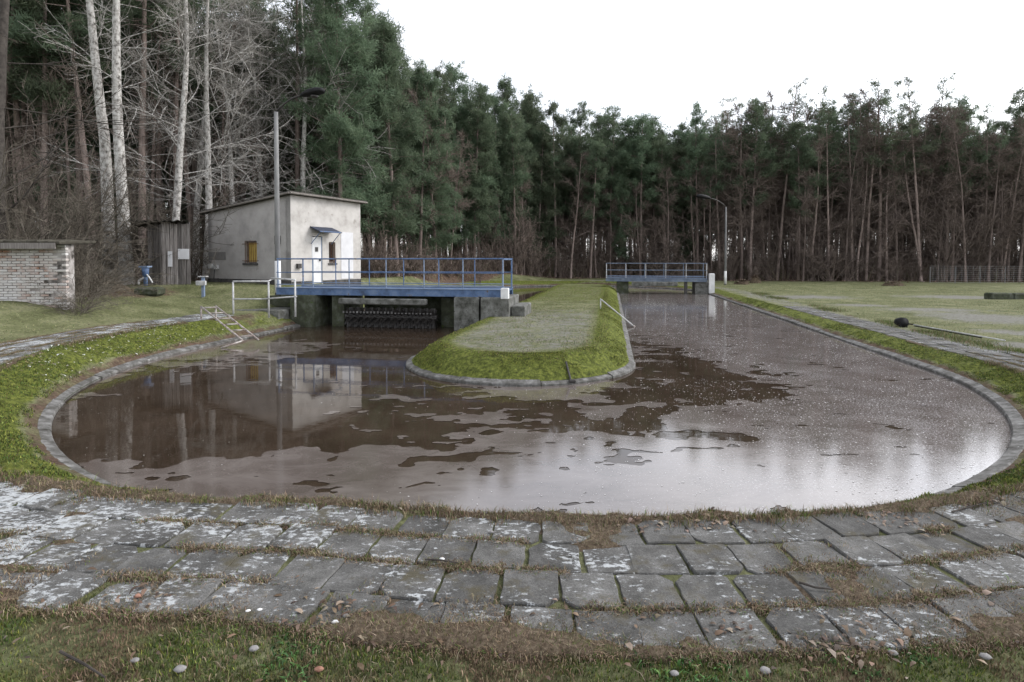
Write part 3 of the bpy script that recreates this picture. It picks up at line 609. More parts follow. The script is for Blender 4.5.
# lawns
n_ = 170000; X = nr.uniform(-19, 34, n_); Y = 7 + nr.random(n_) ** 1.4 * 42; v, u = Dv(X, Y); r_, _ = stad_d(v, u, CU0, CU1); e = r_ - RO
px = 512 + F * X / Y; k = (e > 1.0) & (px > -30) & (px < 1060) & (Y < forest_edge(X, Y) + 1); k &= ~((v > CX) & (e < 2.2) & (nr.random(n_) < .35)); k &= ~((v < CX) & (e < 2.75) & (u < 16.5) & (nr.random(n_) < .93))
k &= ~((X < -9) & (Y > 25)); k &= nr.random(n_) > 1.3 * sand_at(X, Y)
X, Y = X[k], Y[k]
parts = [blades(X, Y, gz(X, Y), nr.uniform(.02, .06, len(X)) * (.5 + fbm(X * .7, Y * .7, 96)), nr.uniform(.008, .02, len(X)), pal([(.14, .155, .06), (.19, .2, .09), (.26, .25, .14), (.12, .135, .055)], len(X), .3), 1.5, False)]
n_ = 14000; q = perim(CU0, CU1, RO, .02, .05); q = q[(q[:, 0] > CX) & (q[:, 1] > 8) & (q[:, 1] < 36)]; i = nr.integers(0, len(q), n_); d = 2.3 + nr.normal(0, .25, n_); v = q[i, 0] + q[i, 2] * d; u = q[i, 1] + q[i, 3] * d; X, Y = W(v, u)
k = fbm(X * .8, Y * .8, 97) > .52; X, Y = X[k], Y[k]; parts.append(blades(X, Y, gz(X, Y), nr.uniform(.05, .14, len(X)), nr.uniform(.008, .016, len(X)), pal(GRN + DRY[:2], len(X), .3), 1.2, False))
vegobj('lawn_grass', parts, 'short pale green grass of the lawns beside the channel', 'grass')
# fallen leaves
def leaves(X, Y, Z, S, C):
    n = len(X); a = nr.uniform(0, 6.28, n); ca, sa = np.cos(a), np.sin(a); cu = nr.uniform(.1, .5, n) * S; tz = nr.normal(0, .25, n) * S
    L = np.array([(-1, 0), (-.4, .45), (.3, .38), (1, 0), (.3, -.38), (-.4, -.45)]); V = []
    for j, (p, q) in enumerate(L):
        p_ = p * S; q_ = q * S * nr.uniform(.7, 1.3, n); V.append(np.c_[X + p_ * ca - q_ * sa, Y + p_ * sa + q_ * ca, Z + (abs(q) > .1) * cu + p * tz])
    V = np.stack(V, 1).reshape(-1, 3); o = np.arange(n)[:, None] * 6
    Fc = np.concatenate([o + np.array(t) for t in ((0, 1, 5), (1, 4, 5), (1, 2, 4), (2, 3, 4))]); return V, Fc, np.repeat(C, 6, 0)
LEAF = [(.075, .048, .03), (.11, .07, .045), (.055, .037, .026), (.15, .105, .07), (.19, .15, .11)]
X1, Y1 = ring_pts(1500, rows * SL - .35, rows * SL + .9); X2, Y2 = ring_pts(260, -.08, .12)
gx, gy = [], []
for px, py, k_, s_ in ((715, 522, 70, .16), (325, 618, 40, .12), (735, 632, 18, .05), (890, 520, 60, .14), (640, 527, 40, .12), (140, 600, 26, .1), (860, 640, 30, .13), (400, 640, 20, .15), (980, 490, 60, .2), (830, 655, 25, .12)):
    x, y = at(px, py, 0); gx.append(nr.normal(x, s_, k_)); gy.append(nr.normal(y, s_ * .6, k_))
gx = np.concatenate(gx); gy = np.concatenate(gy); X = np.r_[X1, X2, gx]; Y = np.r_[Y1, Y2, gy]
lv = leaves(X, Y, gz(X, Y) + .022, nr.uniform(.008, .022, len(X)) * nr.choice([1, 1, 1.5], len(X)), pal(LEAF, len(X), .3))
stuff(link('dead_leaves', npmesh('dead_leaves', lv[0], lv[1], M['leaf'], lv[2])), 'curled brown dead leaves lying on the path edges', 'leaves')
n_ = 26000; X = nr.uniform(-30, 60, n_); Y = nr.uniform(18, 66, n_); fe = forest_edge(X, Y); px = 512 + F * X / Y; k = (Y > fe - 1.5 + nr.normal(0, .8, n_)) & (Y < fe + 9) & (px > -40) & (px < 1070); X, Y = X[k], Y[k]
lv = leaves(X, Y, gz(X, Y) + .04, nr.uniform(.06, .14, len(X)), pal([(.17, .105, .075), (.24, .16, .12), (.3, .22, .175), (.12, .08, .06)], len(X), .3))
stuff(link('forest_leaf_litter', npmesh('forest_leaf_litter', lv[0], lv[1], M['leaf'], lv[2])), 'reddish brown leaf litter on the floor along the forest edge', 'leaf litter')
x, y, z = bank(2600, 'out'); k = (x < 0) & (Dv(x, y)[1] > 7.5); x, y, z = x[k], y[k], z[k]; lv = leaves(x, y, z + .04, nr.uniform(.015, .035, len(x)), pal([(.4, .4, .36), (.3, .28, .22), (.2, .15, .1)], len(x)))
stuff(link('pale_leaf_flecks', npmesh('pale_leaf_flecks', lv[0], lv[1], M['leaf'], lv[2])), 'pale withered leaf bits caught in the moss of the left bank', 'leaves')

n_ = 110000; X = nr.uniform(-45, 85, n_); Y = nr.uniform(20, 100, n_); fe = forest_edge(X, Y); px = 512 + F * X / Y; dep = Y - fe
k = (dep > -.3) & (dep < 34) & (px > -60) & (px < 1085) & (nr.random(n_) < np.where(dep < 10, 1, .55)); X, Y, dep = X[k], Y[k], dep[k]
hh = nr.uniform(.5, 1.6, len(X)) * (.6 + 1.6 * fbm(X * .25, Y * .25, 99)) * (1 + .06 * np.clip(dep, 0, 30))
vegobj('brushwood', [blades(X, Y, gz(X, Y), hh, nr.uniform(.02, .05, len(X)), pal([(.12, .088, .07), (.17, .125, .1), (.22, .17, .14), (.09, .07, .05), (.13, .13, .07)], len(X), .3), 1.3, False)], 'tangled brown brushwood on the floor between the pines', 'brushwood')

# ------------------------------------------------------------------ pump house
def V3(x, y, z): return Vector((x, y, z))
HN, HL = Vector((-9.28, 23.1)), Vector((-14.3, 25.7)); du = (HL - HN).normalized(); dr = Vector((-du.y, du.x)) * -1
if dr.y < 0: dr = -dr
LW, RW, HB = (HL - HN).length - .2, 4.15, .8; ZN, ZL = 4.58, 4.02
house = empty('pump_house', (HN.x, HN.y, HB), 'small flat-roofed plastered pump house with grey and white walls beside the blue footbridge', 'building')
def hp(a, b, z): p = HN + du * a + dr * b; return V3(p.x, p.y, z)     # a along the grey wall, b along the white wall
def hbox(mb, a0, a1, b0, b1, z0, z1):
    mb.add([hp(a, b, z) for z in (z0, z1) for a, b in ((a0, b0), (a1, b0), (a1, b1), (a0, b1))], [(3, 2, 1, 0), (4, 5, 6, 7), (0, 1, 5, 4), (1, 2, 6, 5), (2, 3, 7, 6), (3, 0, 4, 7)])
def ztop(a): return ZN + (ZL - ZN) * a / LW
def wall_open(mb, along, L, opens, zt, t=.3):
    """wall with rectangular openings: along(s, depth, z)"""
    xs = sorted({0, L, *[o[0] for o in opens], *[o[1] for o in opens]})
    for x0, x1 in zip(xs[:-1], xs[1:]):
        zs = [(HB - .6, None)]; op = [o for o in opens if o[0] <= x0 and o[1] >= x1]; spans = []
        lo = HB - .6
        for o in sorted(op, key=lambda o: o[2]): spans.append((lo, o[2])); lo = o[3]
        spans.append((lo, None))
        for z0, z1 in spans:
            za, zb = (z1, z1) if z1 is not None else (zt(x0), zt(x1))
            P8 = [along(x0, 0, z0), along(x1, 0, z0), along(x1, t, z0), along(x0, t, z0), along(x0, 0, za), along(x1, 0, zb), along(x1, t, zb), along(x0, t, za)]
            mb.add(P8, [(3, 2, 1, 0), (4, 5, 6, 7), (0, 1, 5, 4), (1, 2, 6, 5), (2, 3, 7, 6), (3, 0, 4, 7)])
GA = lambda s, d, z: hp(s, d, z); WA = lambda s, d, z: hp(d, s, z)
def s_on(px, wall):                                      # where a pixel column meets a wall
    k = (px - 512) / F; d_ = du if wall == 'g' else dr; return (k * HN.y - HN.x) / (d_.x - k * d_.y)
def z_on(py, wall, s): d_ = du if wall == 'g' else dr; y = HN.y + d_.y * s; return pz(512, py, y)[1]
g0, g1 = s_on(257, 'g'), s_on(245, 'g'); gw = (g0, g1, z_on(263, 'g', g0), z_on(241, 'g', g0))
d0, d1 = s_on(312, 'w'), s_on(322.5, 'w'); dw = (d0, d1, HB, z_on(236, 'w', d0))
w0, w1 = s_on(329, 'w'), s_on(335.5, 'w'); ww = (w0, w1, z_on(263, 'w', w0), z_on(242, 'w', w0))
mb = MB(); wall_open(mb, GA, LW, [gw], ztop); wall_open(mb, lambda s, d, z: hp(s, RW - d, z), LW, [], ztop); lab(mb.build('wall', M['render'], house), 'grey rendered walls')
mb = MB()
wall_open(mb, lambda s, d, z: hp(d - .004 if d == 0 else d, s, z), RW, [dw, ww], lambda s: ZN - .001); lab(mb.build('wall', M['plaster'], house), 'white plastered wall with the door')
mb = MB(); wall_open(mb, lambda s, d, z: hp(LW - d, s, z), RW, [], lambda s: ZL - .002); mb.build('wall', M['render'], house)
mb = MB(); hbox(mb, .3, LW - .3, .3, RW - .3, HB - .1, HB + .02); mb.build('floor', M['concrete'], house)
mb = MB(); o_ = .22
mb.add([hp(a, b, ztop(a) + dz) for dz in (.005, .12) for a, b in ((-o_, -o_), (LW + o_, -o_), (LW + o_, RW + o_), (-o_, RW + o_))], [(3, 2, 1, 0), (4, 5, 6, 7), (0, 1, 5, 4), (1, 2, 6, 5), (2, 3, 7, 6), (3, 0, 4, 7)]); rf = mb.build('roof', M['roof'], house)
mb = MB(); mb.tube([hp(-o_ - .03, b, ztop(-o_) + .03) for b in (-o_, RW + o_)], .05, 6); mb.tube([hp(a, -o_ - .03, ztop(a) + .03) for a in (-o_, LW + o_)], .045, 6); mb.build('roof_edge', M['frame'], rf)
mb = MB(); hbox(mb, -.03, LW + .03, -.03, -.005, HB - .5, HB + .2); mb.build('plinth', M['plinth'], house)
mb = MB(); hbox(mb, -.032, -.008, -.03, d0 - .02, HB - .5, HB + .14); hbox(mb, -.032, -.008, d1 + .02, RW, HB - .5, HB + .14); mb.build('plinth', M['plinth'], house)
# window in the grey wall: curtain, frame, grille
win = MB(); hbox(win, g0 + .02, g1 - .02, .16, .17, gw[2], gw[3]); win = lab(win.build('window', M['curtain'], house), 'small window with a yellow curtain behind bars')
mb = MB()
for a0, a1, z0, z1 in ((g0, g0 + .06, gw[2], gw[3]), (g1 - .06, g1, gw[2], gw[3]), (g0 + .06, g1 - .06, gw[2], gw[2] + .06), (g0 + .06, g1 - .06, gw[3] - .06, gw[3])): hbox(mb, a0, a1, .10, .15, z0, z1)
mb.build('frame', M['frame'], win)
mb = MB(); hbox(mb, g0 - .08, g1 + .08, -.07, .09, gw[2] - .09, gw[2] - .005); mb.build('sill', M['plinth'], win)
for k in range(6):
    mb = MB(); a = g0 + (g1 - g0) * (k + .5) / 6; mb.tube([hp(a, -.03, gw[2]), hp(a, -.03, gw[3] + .03)], .011, 5); mb.build('grille_bar', M['rust'], win)
for z in (gw[2] + .1, gw[3] - .12): mb = MB(); mb.tube([hp(g0 - .14, -.03, z), hp(g1 + .14, -.03, z)], .012, 5); mb.build('grille_bar', M['rust'], win)
# window in the white wall
win = MB(); hbox(win, .15, .16, w0 + .02, w1 - .02, ww[2], ww[3]); win = lab(win.build('window', M['black'], house), 'narrow dark window beside the door')
mb = MB()
for b0, b1, z0, z1 in ((w0, w0 + .07, ww[2], ww[3]), (w1 - .07, w1, ww[2], ww[3]), (w0 + .07, w1 - .07, ww[2], ww[2] + .07), (w0 + .07, w1 - .07, ww[3] - .07, ww[3])): hbox(mb, .08, .14, b0, b1, z0, z1)
mb.build('frame', M['frame'], win); mb = MB(); hbox(mb, -.06, .07, w0 - .06, w1 + .06, ww[2] - .08, ww[2] - .004); mb.build('sill', M['plinth'], win)
for k in range(4): mb = MB(); b = w0 + (w1 - w0) * (k + .5) / 4; mb.tube([hp(-.02, b, ww[2]), hp(-.02, b, ww[3])], .011, 5); mb.build('grille_bar', M['rust'], win)
# door, canopy, patch, boxes
mb = MB(); hbox(mb, .03, .08, d0 + .04, d1 - .04, HB + .02, dw[3] - .03); dr_o = lab(mb.build('door', M['white'], house), 'white door with a small dark sign')
mb = MB(); hbox(mb, -.03, .028, d1 - .16, d1 - .12, HB + 1.0, HB + 1.12); mb.build('handle', M['black'], dr_o)
mb = MB(); hbox(mb, .012, .027, (d0 + d1) / 2 - .09, (d0 + d1) / 2 + .07, HB + 1.42, HB + 1.62); mb.build('sign', M['plinth'], dr_o)
mb = MB(); hbox(mb, .02, .09, d0 - .01, d0 + .04, HB, dw[3]); hbox(mb, .02, .09, d1 - .04, d1 + .01, HB, dw[3]); mb.build('door_frame', M['blue_light'], house)
mb = MB(); c1_ = s_on(332, 'w')
zc = dw[3] + .16; mb.add([hp(a, b, z) for a, b, z in ((-.01, d0 - .1, zc + .22), (-.01, c1_, zc + .22), (-.6, c1_, zc), (-.6, d0 - .1, zc), (-.01, d0 - .1, zc + .26), (-.01, c1_, zc + .26), (-.6, c1_, zc + .04), (-.6, d0 - .1, zc + .04))], [(3, 2, 1, 0), (4, 5, 6, 7), (0, 1, 5, 4), (1, 2, 6, 5), (2, 3, 7, 6), (3, 0, 4, 7)]); can = mb.build('canopy', M['navy'], house)
for b in (d0 - .05, c1_ - .05): mb = MB(); mb.tube([hp(-.55, b, zc - .01), hp(-.02, b, zc - .5)], .016, 5); mb.build('bracket', M['blue'], can)
mb = MB(); mb.tube([hp(-.61, d0 - .1, zc + .02), hp(-.61, c1_, zc + .02)], .03, 6); mb.build('edge_strip', M['blue'], can)
p0, p1 = s_on(341, 'w'), s_on(353, 'w'); mb = MB(); hbox(mb, -.02, -.006, p0, p1, HB + .18, z_on(232, 'w', p0)); lab(mb.build('wall_patch', M['patch'], house), 'pale rectangular plaster patch')
q0, q1 = s_on(226, 'g'), s_on(209, 'g'); mb = MB(); hbox(mb, q0, q1, -.012, -.003, z_on(260, 'g', q0), z_on(252, 'g', q0)); lab(mb.build('wall_patch', M['darkpatch'], house), 'darker damp patch')
for px, py, s in ((212, 266, .22), (217.5, 267, .2)):
    a = s_on(px, 'g'); z = z_on(py, 'g', a); mb = MB(); hbox(mb, a - s / 2, a + s / 2, -.12, -.004, z - s * .5, z + s * .5); mb.build('junction_box', M['galv'], house)
mb = MB(); a = s_on(215, 'g'); z = z_on(268, 'g', a); mb.tube([hp(a, -.03, z), hp(a + .05, -.03, z - .5), hp(a - .3, -.03, HB + .2)], .015, 5); mb.build('cable', M['black'], house)
b = s_on(298, 'w'); z = z_on(266, 'w', b); mb = MB(); hbox(mb, -.12, -.006, b - .1, b + .1, z - .1, z + .1); mb.build('junction_box', M['steel_dark'], house)
a = s_on(279, 'g'); z = z_on(240, 'g', a); mb = MB(); hbox(mb, a - .12, a + .12, -.12, -.006, z - .18, z + .18); mb.build('junction_box', M['steel_dark'], house)

# ------------------------------------------------------------------ footbridges over the channel
def bx(mb, v0, v1, u0, u1, z0, z1):                       # box square to the channel
    mb.add([(*W(v, u), z) for z in (z0, z1) for v, u in ((v0, u0), (v1, u0), (v1, u1), (v0, u1))], [(3, 2, 1, 0), (4, 5, 6, 7), (0, 1, 5, 4), (1, 2, 6, 5), (2, 3, 7, 6), (3, 0, 4, 7)]); return mb
def tb(mb, pts, r, n=6): mb.tube([(*W(v, u), z) for v, u, z in pts], r, n); return mb
def footbridge(v0, v1, u0, u1, zd, label, nf, light, beam=.23, paint='blue'):
    x, y = W((v0 + v1) / 2, (u0 + u1) / 2); br = empty('footbridge', (x, y, zd - beam), label, 'footbridge')
    bx(MB(), v0 + .01, v1 - .01, u0 + .12, u1 - .12, zd - .07, zd - .015).build('deck', M[paint], br)
    for u in (u0, u1 - .1): 
        g = bx(MB(), v0, v1, u, u + .1, zd - beam, zd).build('girder', M[paint], br)
        mb = MB(); bx(mb, v0 - .005, v1 + .005, u - .03, u + .13, zd + .002, zd + .022); mb.build('flange', M['blue_light'], g)
    for k in range(7): v = v0 + (v1 - v0) * (k + .5) / 7; bx(MB(), v - .04, v + .04, u0 + .11, u1 - .11, zd - beam + .03, zd - .075).build('cross_beam', M['steel_dark'], br)
    for side, u in (('f', u0 + .05), ('r', u1 - .05)):
        for k in range(nf):
            v = v0 + .04 + (v1 - v0 - .08) * k / (nf - 1)
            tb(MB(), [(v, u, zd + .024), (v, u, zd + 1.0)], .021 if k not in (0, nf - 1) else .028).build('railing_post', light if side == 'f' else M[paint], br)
        tb(MB(), [(v0, u, zd + 1.02), (v1, u, zd + 1.02)], .024).build('top_rail', M[paint], br)
        tb(MB(), [(v0, u - .031, zd + .55), (v1, u - .031, zd + .55)], .015).build('mid_rail', M[paint], br)
        tb(MB(), [(v0, u - .031, zd + .13), (v1, u - .031, zd + .13)], .016).build('toe_rail', M['blue_light'], br)
    for v in (v0 + .04, v1 - .04):
        if v > v0 + 1: tb(MB(), [(v, u0 + .05, zd + 1.0), (v, u1 - .05, zd + 1.0)], .022).build('end_rail', M[paint], br)
    return br
B1v0, B1v1, B1u0, B1u1, B1z = -11.55, -3.42, 17.5, 19.2, .87
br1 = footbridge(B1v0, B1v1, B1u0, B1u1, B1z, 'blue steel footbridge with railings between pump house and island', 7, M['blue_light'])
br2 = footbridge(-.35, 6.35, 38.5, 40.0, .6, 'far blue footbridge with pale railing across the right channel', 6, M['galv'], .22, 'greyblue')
# concrete blocks under the first bridge
def block(v0, v1, u0, u1, z0, z1, label, mat='concrete', name='concrete_block', group=None, ch=.03):
    mb = MB(); x, y = W((v0 + v1) / 2, (u0 + u1) / 2); mb.box((x, y, (z0 + z1) / 2), (v1 - v0, u1 - u0, z1 - z0), -YAW, None, ch)
    return tag(mb.build(name, M[mat]), label, 'concrete block', group)
block(-5.05, -4.22, 17.35, 19.3, -.9, B1z - .232, 'stained concrete pier under the bridge, left of the two at the island', name='concrete_pier')
block(-4.14, -3.22, 17.3, 19.3, -.3, B1z - .232, 'mossy concrete pier under the island end of the bridge, right one', name='concrete_pier')
block(-3.18, -2.75, 17.6, 19.1, -.2, .36, 'low concrete step block at the island end of the bridge')
block(-10.9, -10.0, 17.3, 19.3, -1, B1z - .232, 'dark mossy concrete pier under the house end of the bridge', 'mosscon', 'concrete_pier')
block(-9.55, -9.1, 17.7, 19.2, -1, B1z - .232, 'dark wet pier at the left end of the brush rotor', 'mosscon', 'concrete_pier')
block(-12.6, -10.95, 16.7, 18.9, -.4, .16, 'grey concrete landing slab below the bridge by the pipe railing', 'concrete', 'landing_slab')
block(-12.2, -10.95, 17.9, 18.85, .165, .56, 'dark retaining block between landing slab and bridge', 'mosscon')
block(-3.46, -3.22, 17.2, 17.4, .60, .95, 'small white box at the foot of the bridge railing end post', 'white', 'junction_box', ch=.015)
block(-9.05, -6.0, 17.2, 17.46, .36, .56, 'pale concrete beam below the bridge deck above the rotor', 'concrete', 'concrete_beam')
bm_ = MB(); bx(bm_, -5.75, -5.08, 18.2, 18.35, -.8, .55); tag(bm_.build('side_wall', M['mosscon']), 'dark wall panel right of the brush rotor', 'panel')
block(-9.1, -5.1, 19.3, 19.6, -1, B1z - .3, 'dark baffle wall behind the brush rotor under the bridge', 'mosscon', 'baffle_wall')
# brush rotor
x, y = W(-7.4, 18.0); rot = empty('brush_rotor', (x, y, -.12), 'black brush aerator rotor with pale paddle tips under the blue bridge', 'rotor')
tb(MB(), [(-9.05, 17.75, -.1), (-5.75, 17.75, -.1)], .11, 12).build('shaft', M['steel_dark'], rot)
for k in range(26):
    v = -8.95 + 3.1 * k / 25; mb = MB()
    for q in range(10):
        a = 2 * math.pi * q / 10 + (k % 2) * .31; ca, sa = math.cos(a), math.sin(a)
        P4 = [(v - .035, 17.75 + ca * .1, -.1 + sa * .1), (v + .035, 17.75 + ca * .1, -.1 + sa * .1), (v + .035, 17.75 + ca * .36, -.14 + sa * .36), (v - .035, 17.75 + ca * .36, -.14 + sa * .36)]
        Q4 = [(v_, u_ - sa * .012, z_ + ca * .012) for v_, u_, z_ in P4]
        mb.add([(*W(v_, u_), z_) for v_, u_, z_ in P4 + Q4], [(0, 1, 2, 3), (7, 6, 5, 4), (0, 4, 5, 1), (1, 5, 6, 2), (2, 6, 7, 3), (3, 7, 4, 0)])
    pw = mb.build('paddle_row', M['steel_dark'], rot); tp = MB(); bx(tp, v - .03, v + .03, 17.36, 17.38, .05, .12 if k < 15 else .09); tp.build('paddle_tip', M['pale_tips'], pw)
# second bridge supports and slab
block(1.4, 4.4, 38.2, 38.47, .08, .375, 'pale concrete slab hanging under the far footbridge', 'concrete', 'concrete_beam')
block(.4, 1.2, 38.7, 39.9, -.9, .375, 'dark pier under the island end of the far footbridge', 'mosscon', 'concrete_pier')
block(4.9, 5.1, 38.7, 38.9, -.9, .375, 'thin dark post in the water under the far footbridge', 'steel_dark', 'support_post')
block(5.6, 6.6, 38.7, 40.1, -.6, .375, 'concrete abutment under the right end of the far footbridge', 'concrete', 'concrete_abutment')
block(6.45, 6.8, 38.35, 38.7, -.4, .95, 'white painted concrete post at the right end of the far footbridge', 'white', 'marker_post', ch=.04)

# ------------------------------------------------------------------ lamps
def lamp(x, y, z0, H, r0, r1, arm, head_l, label, white_h):
    L = empty('street_lamp', (x, y, z0), label, 'street lamp')
    mb = MB(); mb.tube([(x, y, z0 - .3), (x, y, z0 + H * .5), (x, y, z0 + H)], [r0, (r0 + r1) / 2, r1], 12); mb.build('pole', M['pole'], L, True)
    mb = MB(); mb.tube([(x, y, z0 - .05), (x, y, z0 + white_h)], [r0 + .006, r0 + .004], 12); mb.build('painted_base', M['white'], L, True)
    a = Vector(arm); n = 7; pts = [Vector((x, y, z0 + H - .15)) + Vector((a.x * t, a.y * t, .15 + a.z * (1 - (1 - t) ** 2))) for t in np.linspace(0, 1, n)]
    mb = MB(); mb.tube(pts, .035, 8); mb.build('arm', M['steel_dark'], L, True)
    d = Vector((a.x, a.y, a.z * .25)).normalized(); e = pts[-1]; up = Vector((0, 0, 1)); sd_ = d.cross(up).normalized(); mb = MB(); prof = [(0, .06, .05), (.12, .12, .10), (.35, .19, .15), (.7, .2, .16), (.92, .15, .11), (1, .05, .05)]
    m_ = 12; V = []
    for t, hw, hh in prof:
        for k in range(m_):
            q = 2 * math.pi * k / m_; s_ = math.sin(q); V.append(e - d * .08 + d * head_l * t + sd_ * hw * math.cos(q) * head_l / .85 + up * (hh * s_ if s_ > 0 else hh * .45 * s_) * head_l / .85)
    Fs = [(i * m_ + k, i * m_ + (k + 1) % m_, (i + 1) * m_ + (k + 1) % m_, (i + 1) * m_ + k) for i in range(len(prof) - 1) for k in range(m_)] + [tuple(range(m_ - 1, -1, -1)), tuple((len(prof) - 1) * m_ + k for k in range(m_))]
    mb.add(V, Fs); hd = mb.build('lamp_head', M['black'], L, True)
    c = e + d * head_l * .5 - up * .09 * head_l / .85; mb = MB(); mb.tube([c, c - up * .07], [.13 * head_l / .85, .08 * head_l / .85], 10); mb.build('lens', M['steel_dark'], hd, True)
    return L
yl = 19.95; xl, zt_ = pz(276, 112, yl); xa, za = pz(306, 98, yl)
lamp(xl, yl, .72, zt_ - .72, .1, .072, (xa - xl, -.3, za - zt_), .95, 'tall concrete street lamp with black head in front of the pump house', 1.1)
yl = 45.0; xl, zt_ = pz(726, 207, yl); xa, za = pz(708, 199, yl)
lamp(xl, yl, -.05, zt_ + .05, .1, .06, (xa - xl, -.4, za - zt_), 1.3, 'distant street lamp with drooping dark head near the far footbridge', 1.0)

# ------------------------------------------------------------------ railings, ladder, valve posts
def G(px, py, z): return at(px, py, z)
pr = empty('pipe_railing', (*G(240, 312, .1), .1), 'white pipe railing on the landing slab left of the blue bridge', 'railing')
yA = 17.6
A0, A1 = pz(233, 282, yA); Bx, Bz = pz(268.5, 282, yA); Cx, Cz = pz(295, 280.5, 16.9)
def pipe(name, pts, r=.025, mat='galv', par=None, n=8): mb = MB(); mb.tube(pts, r, n); return mb.build(name, M[mat], par, True)
za_ = A1; zb_ = pz(233, 299, yA)[1]
pipe('post', [(A0, yA, -.1), (A0, yA, za_)], .03, 'galv', pr); pipe('post', [(Bx, yA, 0), (Bx, yA, za_)], .03, 'galv', pr); pipe('post', [(Cx, 16.9, .1), (Cx, 16.9, Cz)], .03, 'galv', pr)
xe, ze = pz(270, 281.5, 18.3)
pipe('top_rail', [(A0, yA, za_ + .02), (Bx, yA, za_ + .02), (xe, 18.4, za_ + .05)], .028, 'galv', pr); pipe('top_rail', [(xe, 18.4, za_ + .1), (Cx, 16.9, Cz + .02)], .028, 'galv', pr)
pipe('mid_rail', [(A0, yA, zb_), (Bx, yA, zb_)], .024, 'galv', pr); pipe('mid_rail', [(Bx - .2, yA - .02, zb_ - .0), (Cx + .05, 16.88, pz(295, 296.5, 16.9)[1])], .024, 'galv', pr)
# ladder on the left bank
gx_, gy_ = G(203, 321, .08); la = Vector((gx_ - .05, gy_, pz(201, 306.5, gy_)[1])); bx_, by_ = G(243, 342.5, -.36); lb = Vector((bx_, by_, -.36 + .05)); wv = Vector((.34, .16, 0))
ld = empty('bank_ladder', la, 'rusty white ladder lying down the left bank into the water', 'ladder')
pipe('side_rail', [la, lb], .026, 'rustpipe', ld); pipe('side_rail', [la + wv, lb + wv], .026, 'rustpipe', ld)
for k in range(6): t = .04 + k * .17; p = la.lerp(lb, t); pipe('rung', [p, p + wv], .02, 'rustpipe', ld)
for q in (la, la + wv): pipe('foot_post', [q, q - Vector((0, 0, .55))], .026, 'rustpipe', ld)
pipe('water_end', [lb, lb + Vector((-.35, -.45, -.12))], .022, 'rustpipe', ld)
# blue valve post
vx, vy = G(203.5, 306, .15); vy = vy; zt2 = pz(204, 277, vy)[1]; vp = empty('valve_post', (vx, vy, .1), 'blue steel valve post with grey box and top plate above the bank ladder', 'valve post')
mb = MB(); mb.box((vx, vy, (.0 + zt2) / 2), (.09, .09, zt2)); mb.build('post', M['blue_light'], vp)
mb = MB(); mb.box((vx, vy, zt2 + .02), (.3, .18, .035)); mb.build('top_plate', M['galv'], vp)
mb = MB(); mb.box((vx - .02, vy - .1, zt2 - .22), (.34, .1, .17), bev=.01); mb.build('switch_box', M['galv'], vp)
# blue hand pump on mossy base
hx, hy = G(146, 303, .35); zg = float(gz(hx, hy)); hpump = empty('hand_pump', (hx, hy, zg), 'blue hand pump on a mossy concrete base by the wooden shed', 'pump')
mb = MB(); mb.box((hx + .08, hy + .1, zg + .1), (.75, .55, .3), .1, bev=.07); mb.build('base', M['mosscon'], hpump)
mb = MB(); mb.tube([(hx, hy, zg + .3), (hx, hy, zg + .95)], [.07, .06], 10); mb.tube([(hx, hy, zg + .62), (hx, hy, zg + .95)], [.09, .12], 10); mb.build('body', M['blue'], hpump, True)
mb = MB(); mb.box((hx, hy, zg + .97), (.3, .26, .05)); mb.build('cap', M['blue_light'], hpump)
mb = MB(); mb.tube([(hx, hy, zg + .75), (hx + .18, hy - .1, zg + .62), (hx + .34, hy - .15, zg + .42)], .025, 6); mb.build('handle', M['galv'], hpump)
mb = MB(); mb.tube([(hx - .02, hy - .05, zg + .6), (hx - .16, hy - .1, zg + .5), (hx - .18, hy - .1, zg + .36)], .035, 6); mb.build('spout', M['galv'], hpump)
# white pole on the island's right bank
ip = empty('bank_rail', (*G(600, 311, 0), 0), 'thin white handrail sloping down the right bank of the island', 'handrail')
a = Vector((*G(600.5, 309, 0), 0)); zt3 = pz(600, 299, a.y)[1]; b_ = Vector((*G(633, 327, WZ), WZ + .05))
pipe('post', [a + Vector((0, 0, -.1)), (a.x, a.y, zt3)], .022, 'galv', ip); pipe('rail', [(a.x, a.y, zt3), b_], .024, 'galv', ip); pipe('lower_end', [b_, b_ + Vector((.1, .12, -.06))], .03, 'rustpipe', ip)
a = Vector((*G(566, 367, -.2), -.1)); b_ = Vector((*G(571, 384, WZ), WZ + .06)); mb = MB(); mb.tube([a, b_], .02, 6); mb.box(b_ + Vector((.02, -.03, 0)), (.12, .1, .07), bev=.02); tag(mb.build('drain_rod', M['steel_dark']), 'short black rod lying on the kerb at the near end of the island', 'rod')
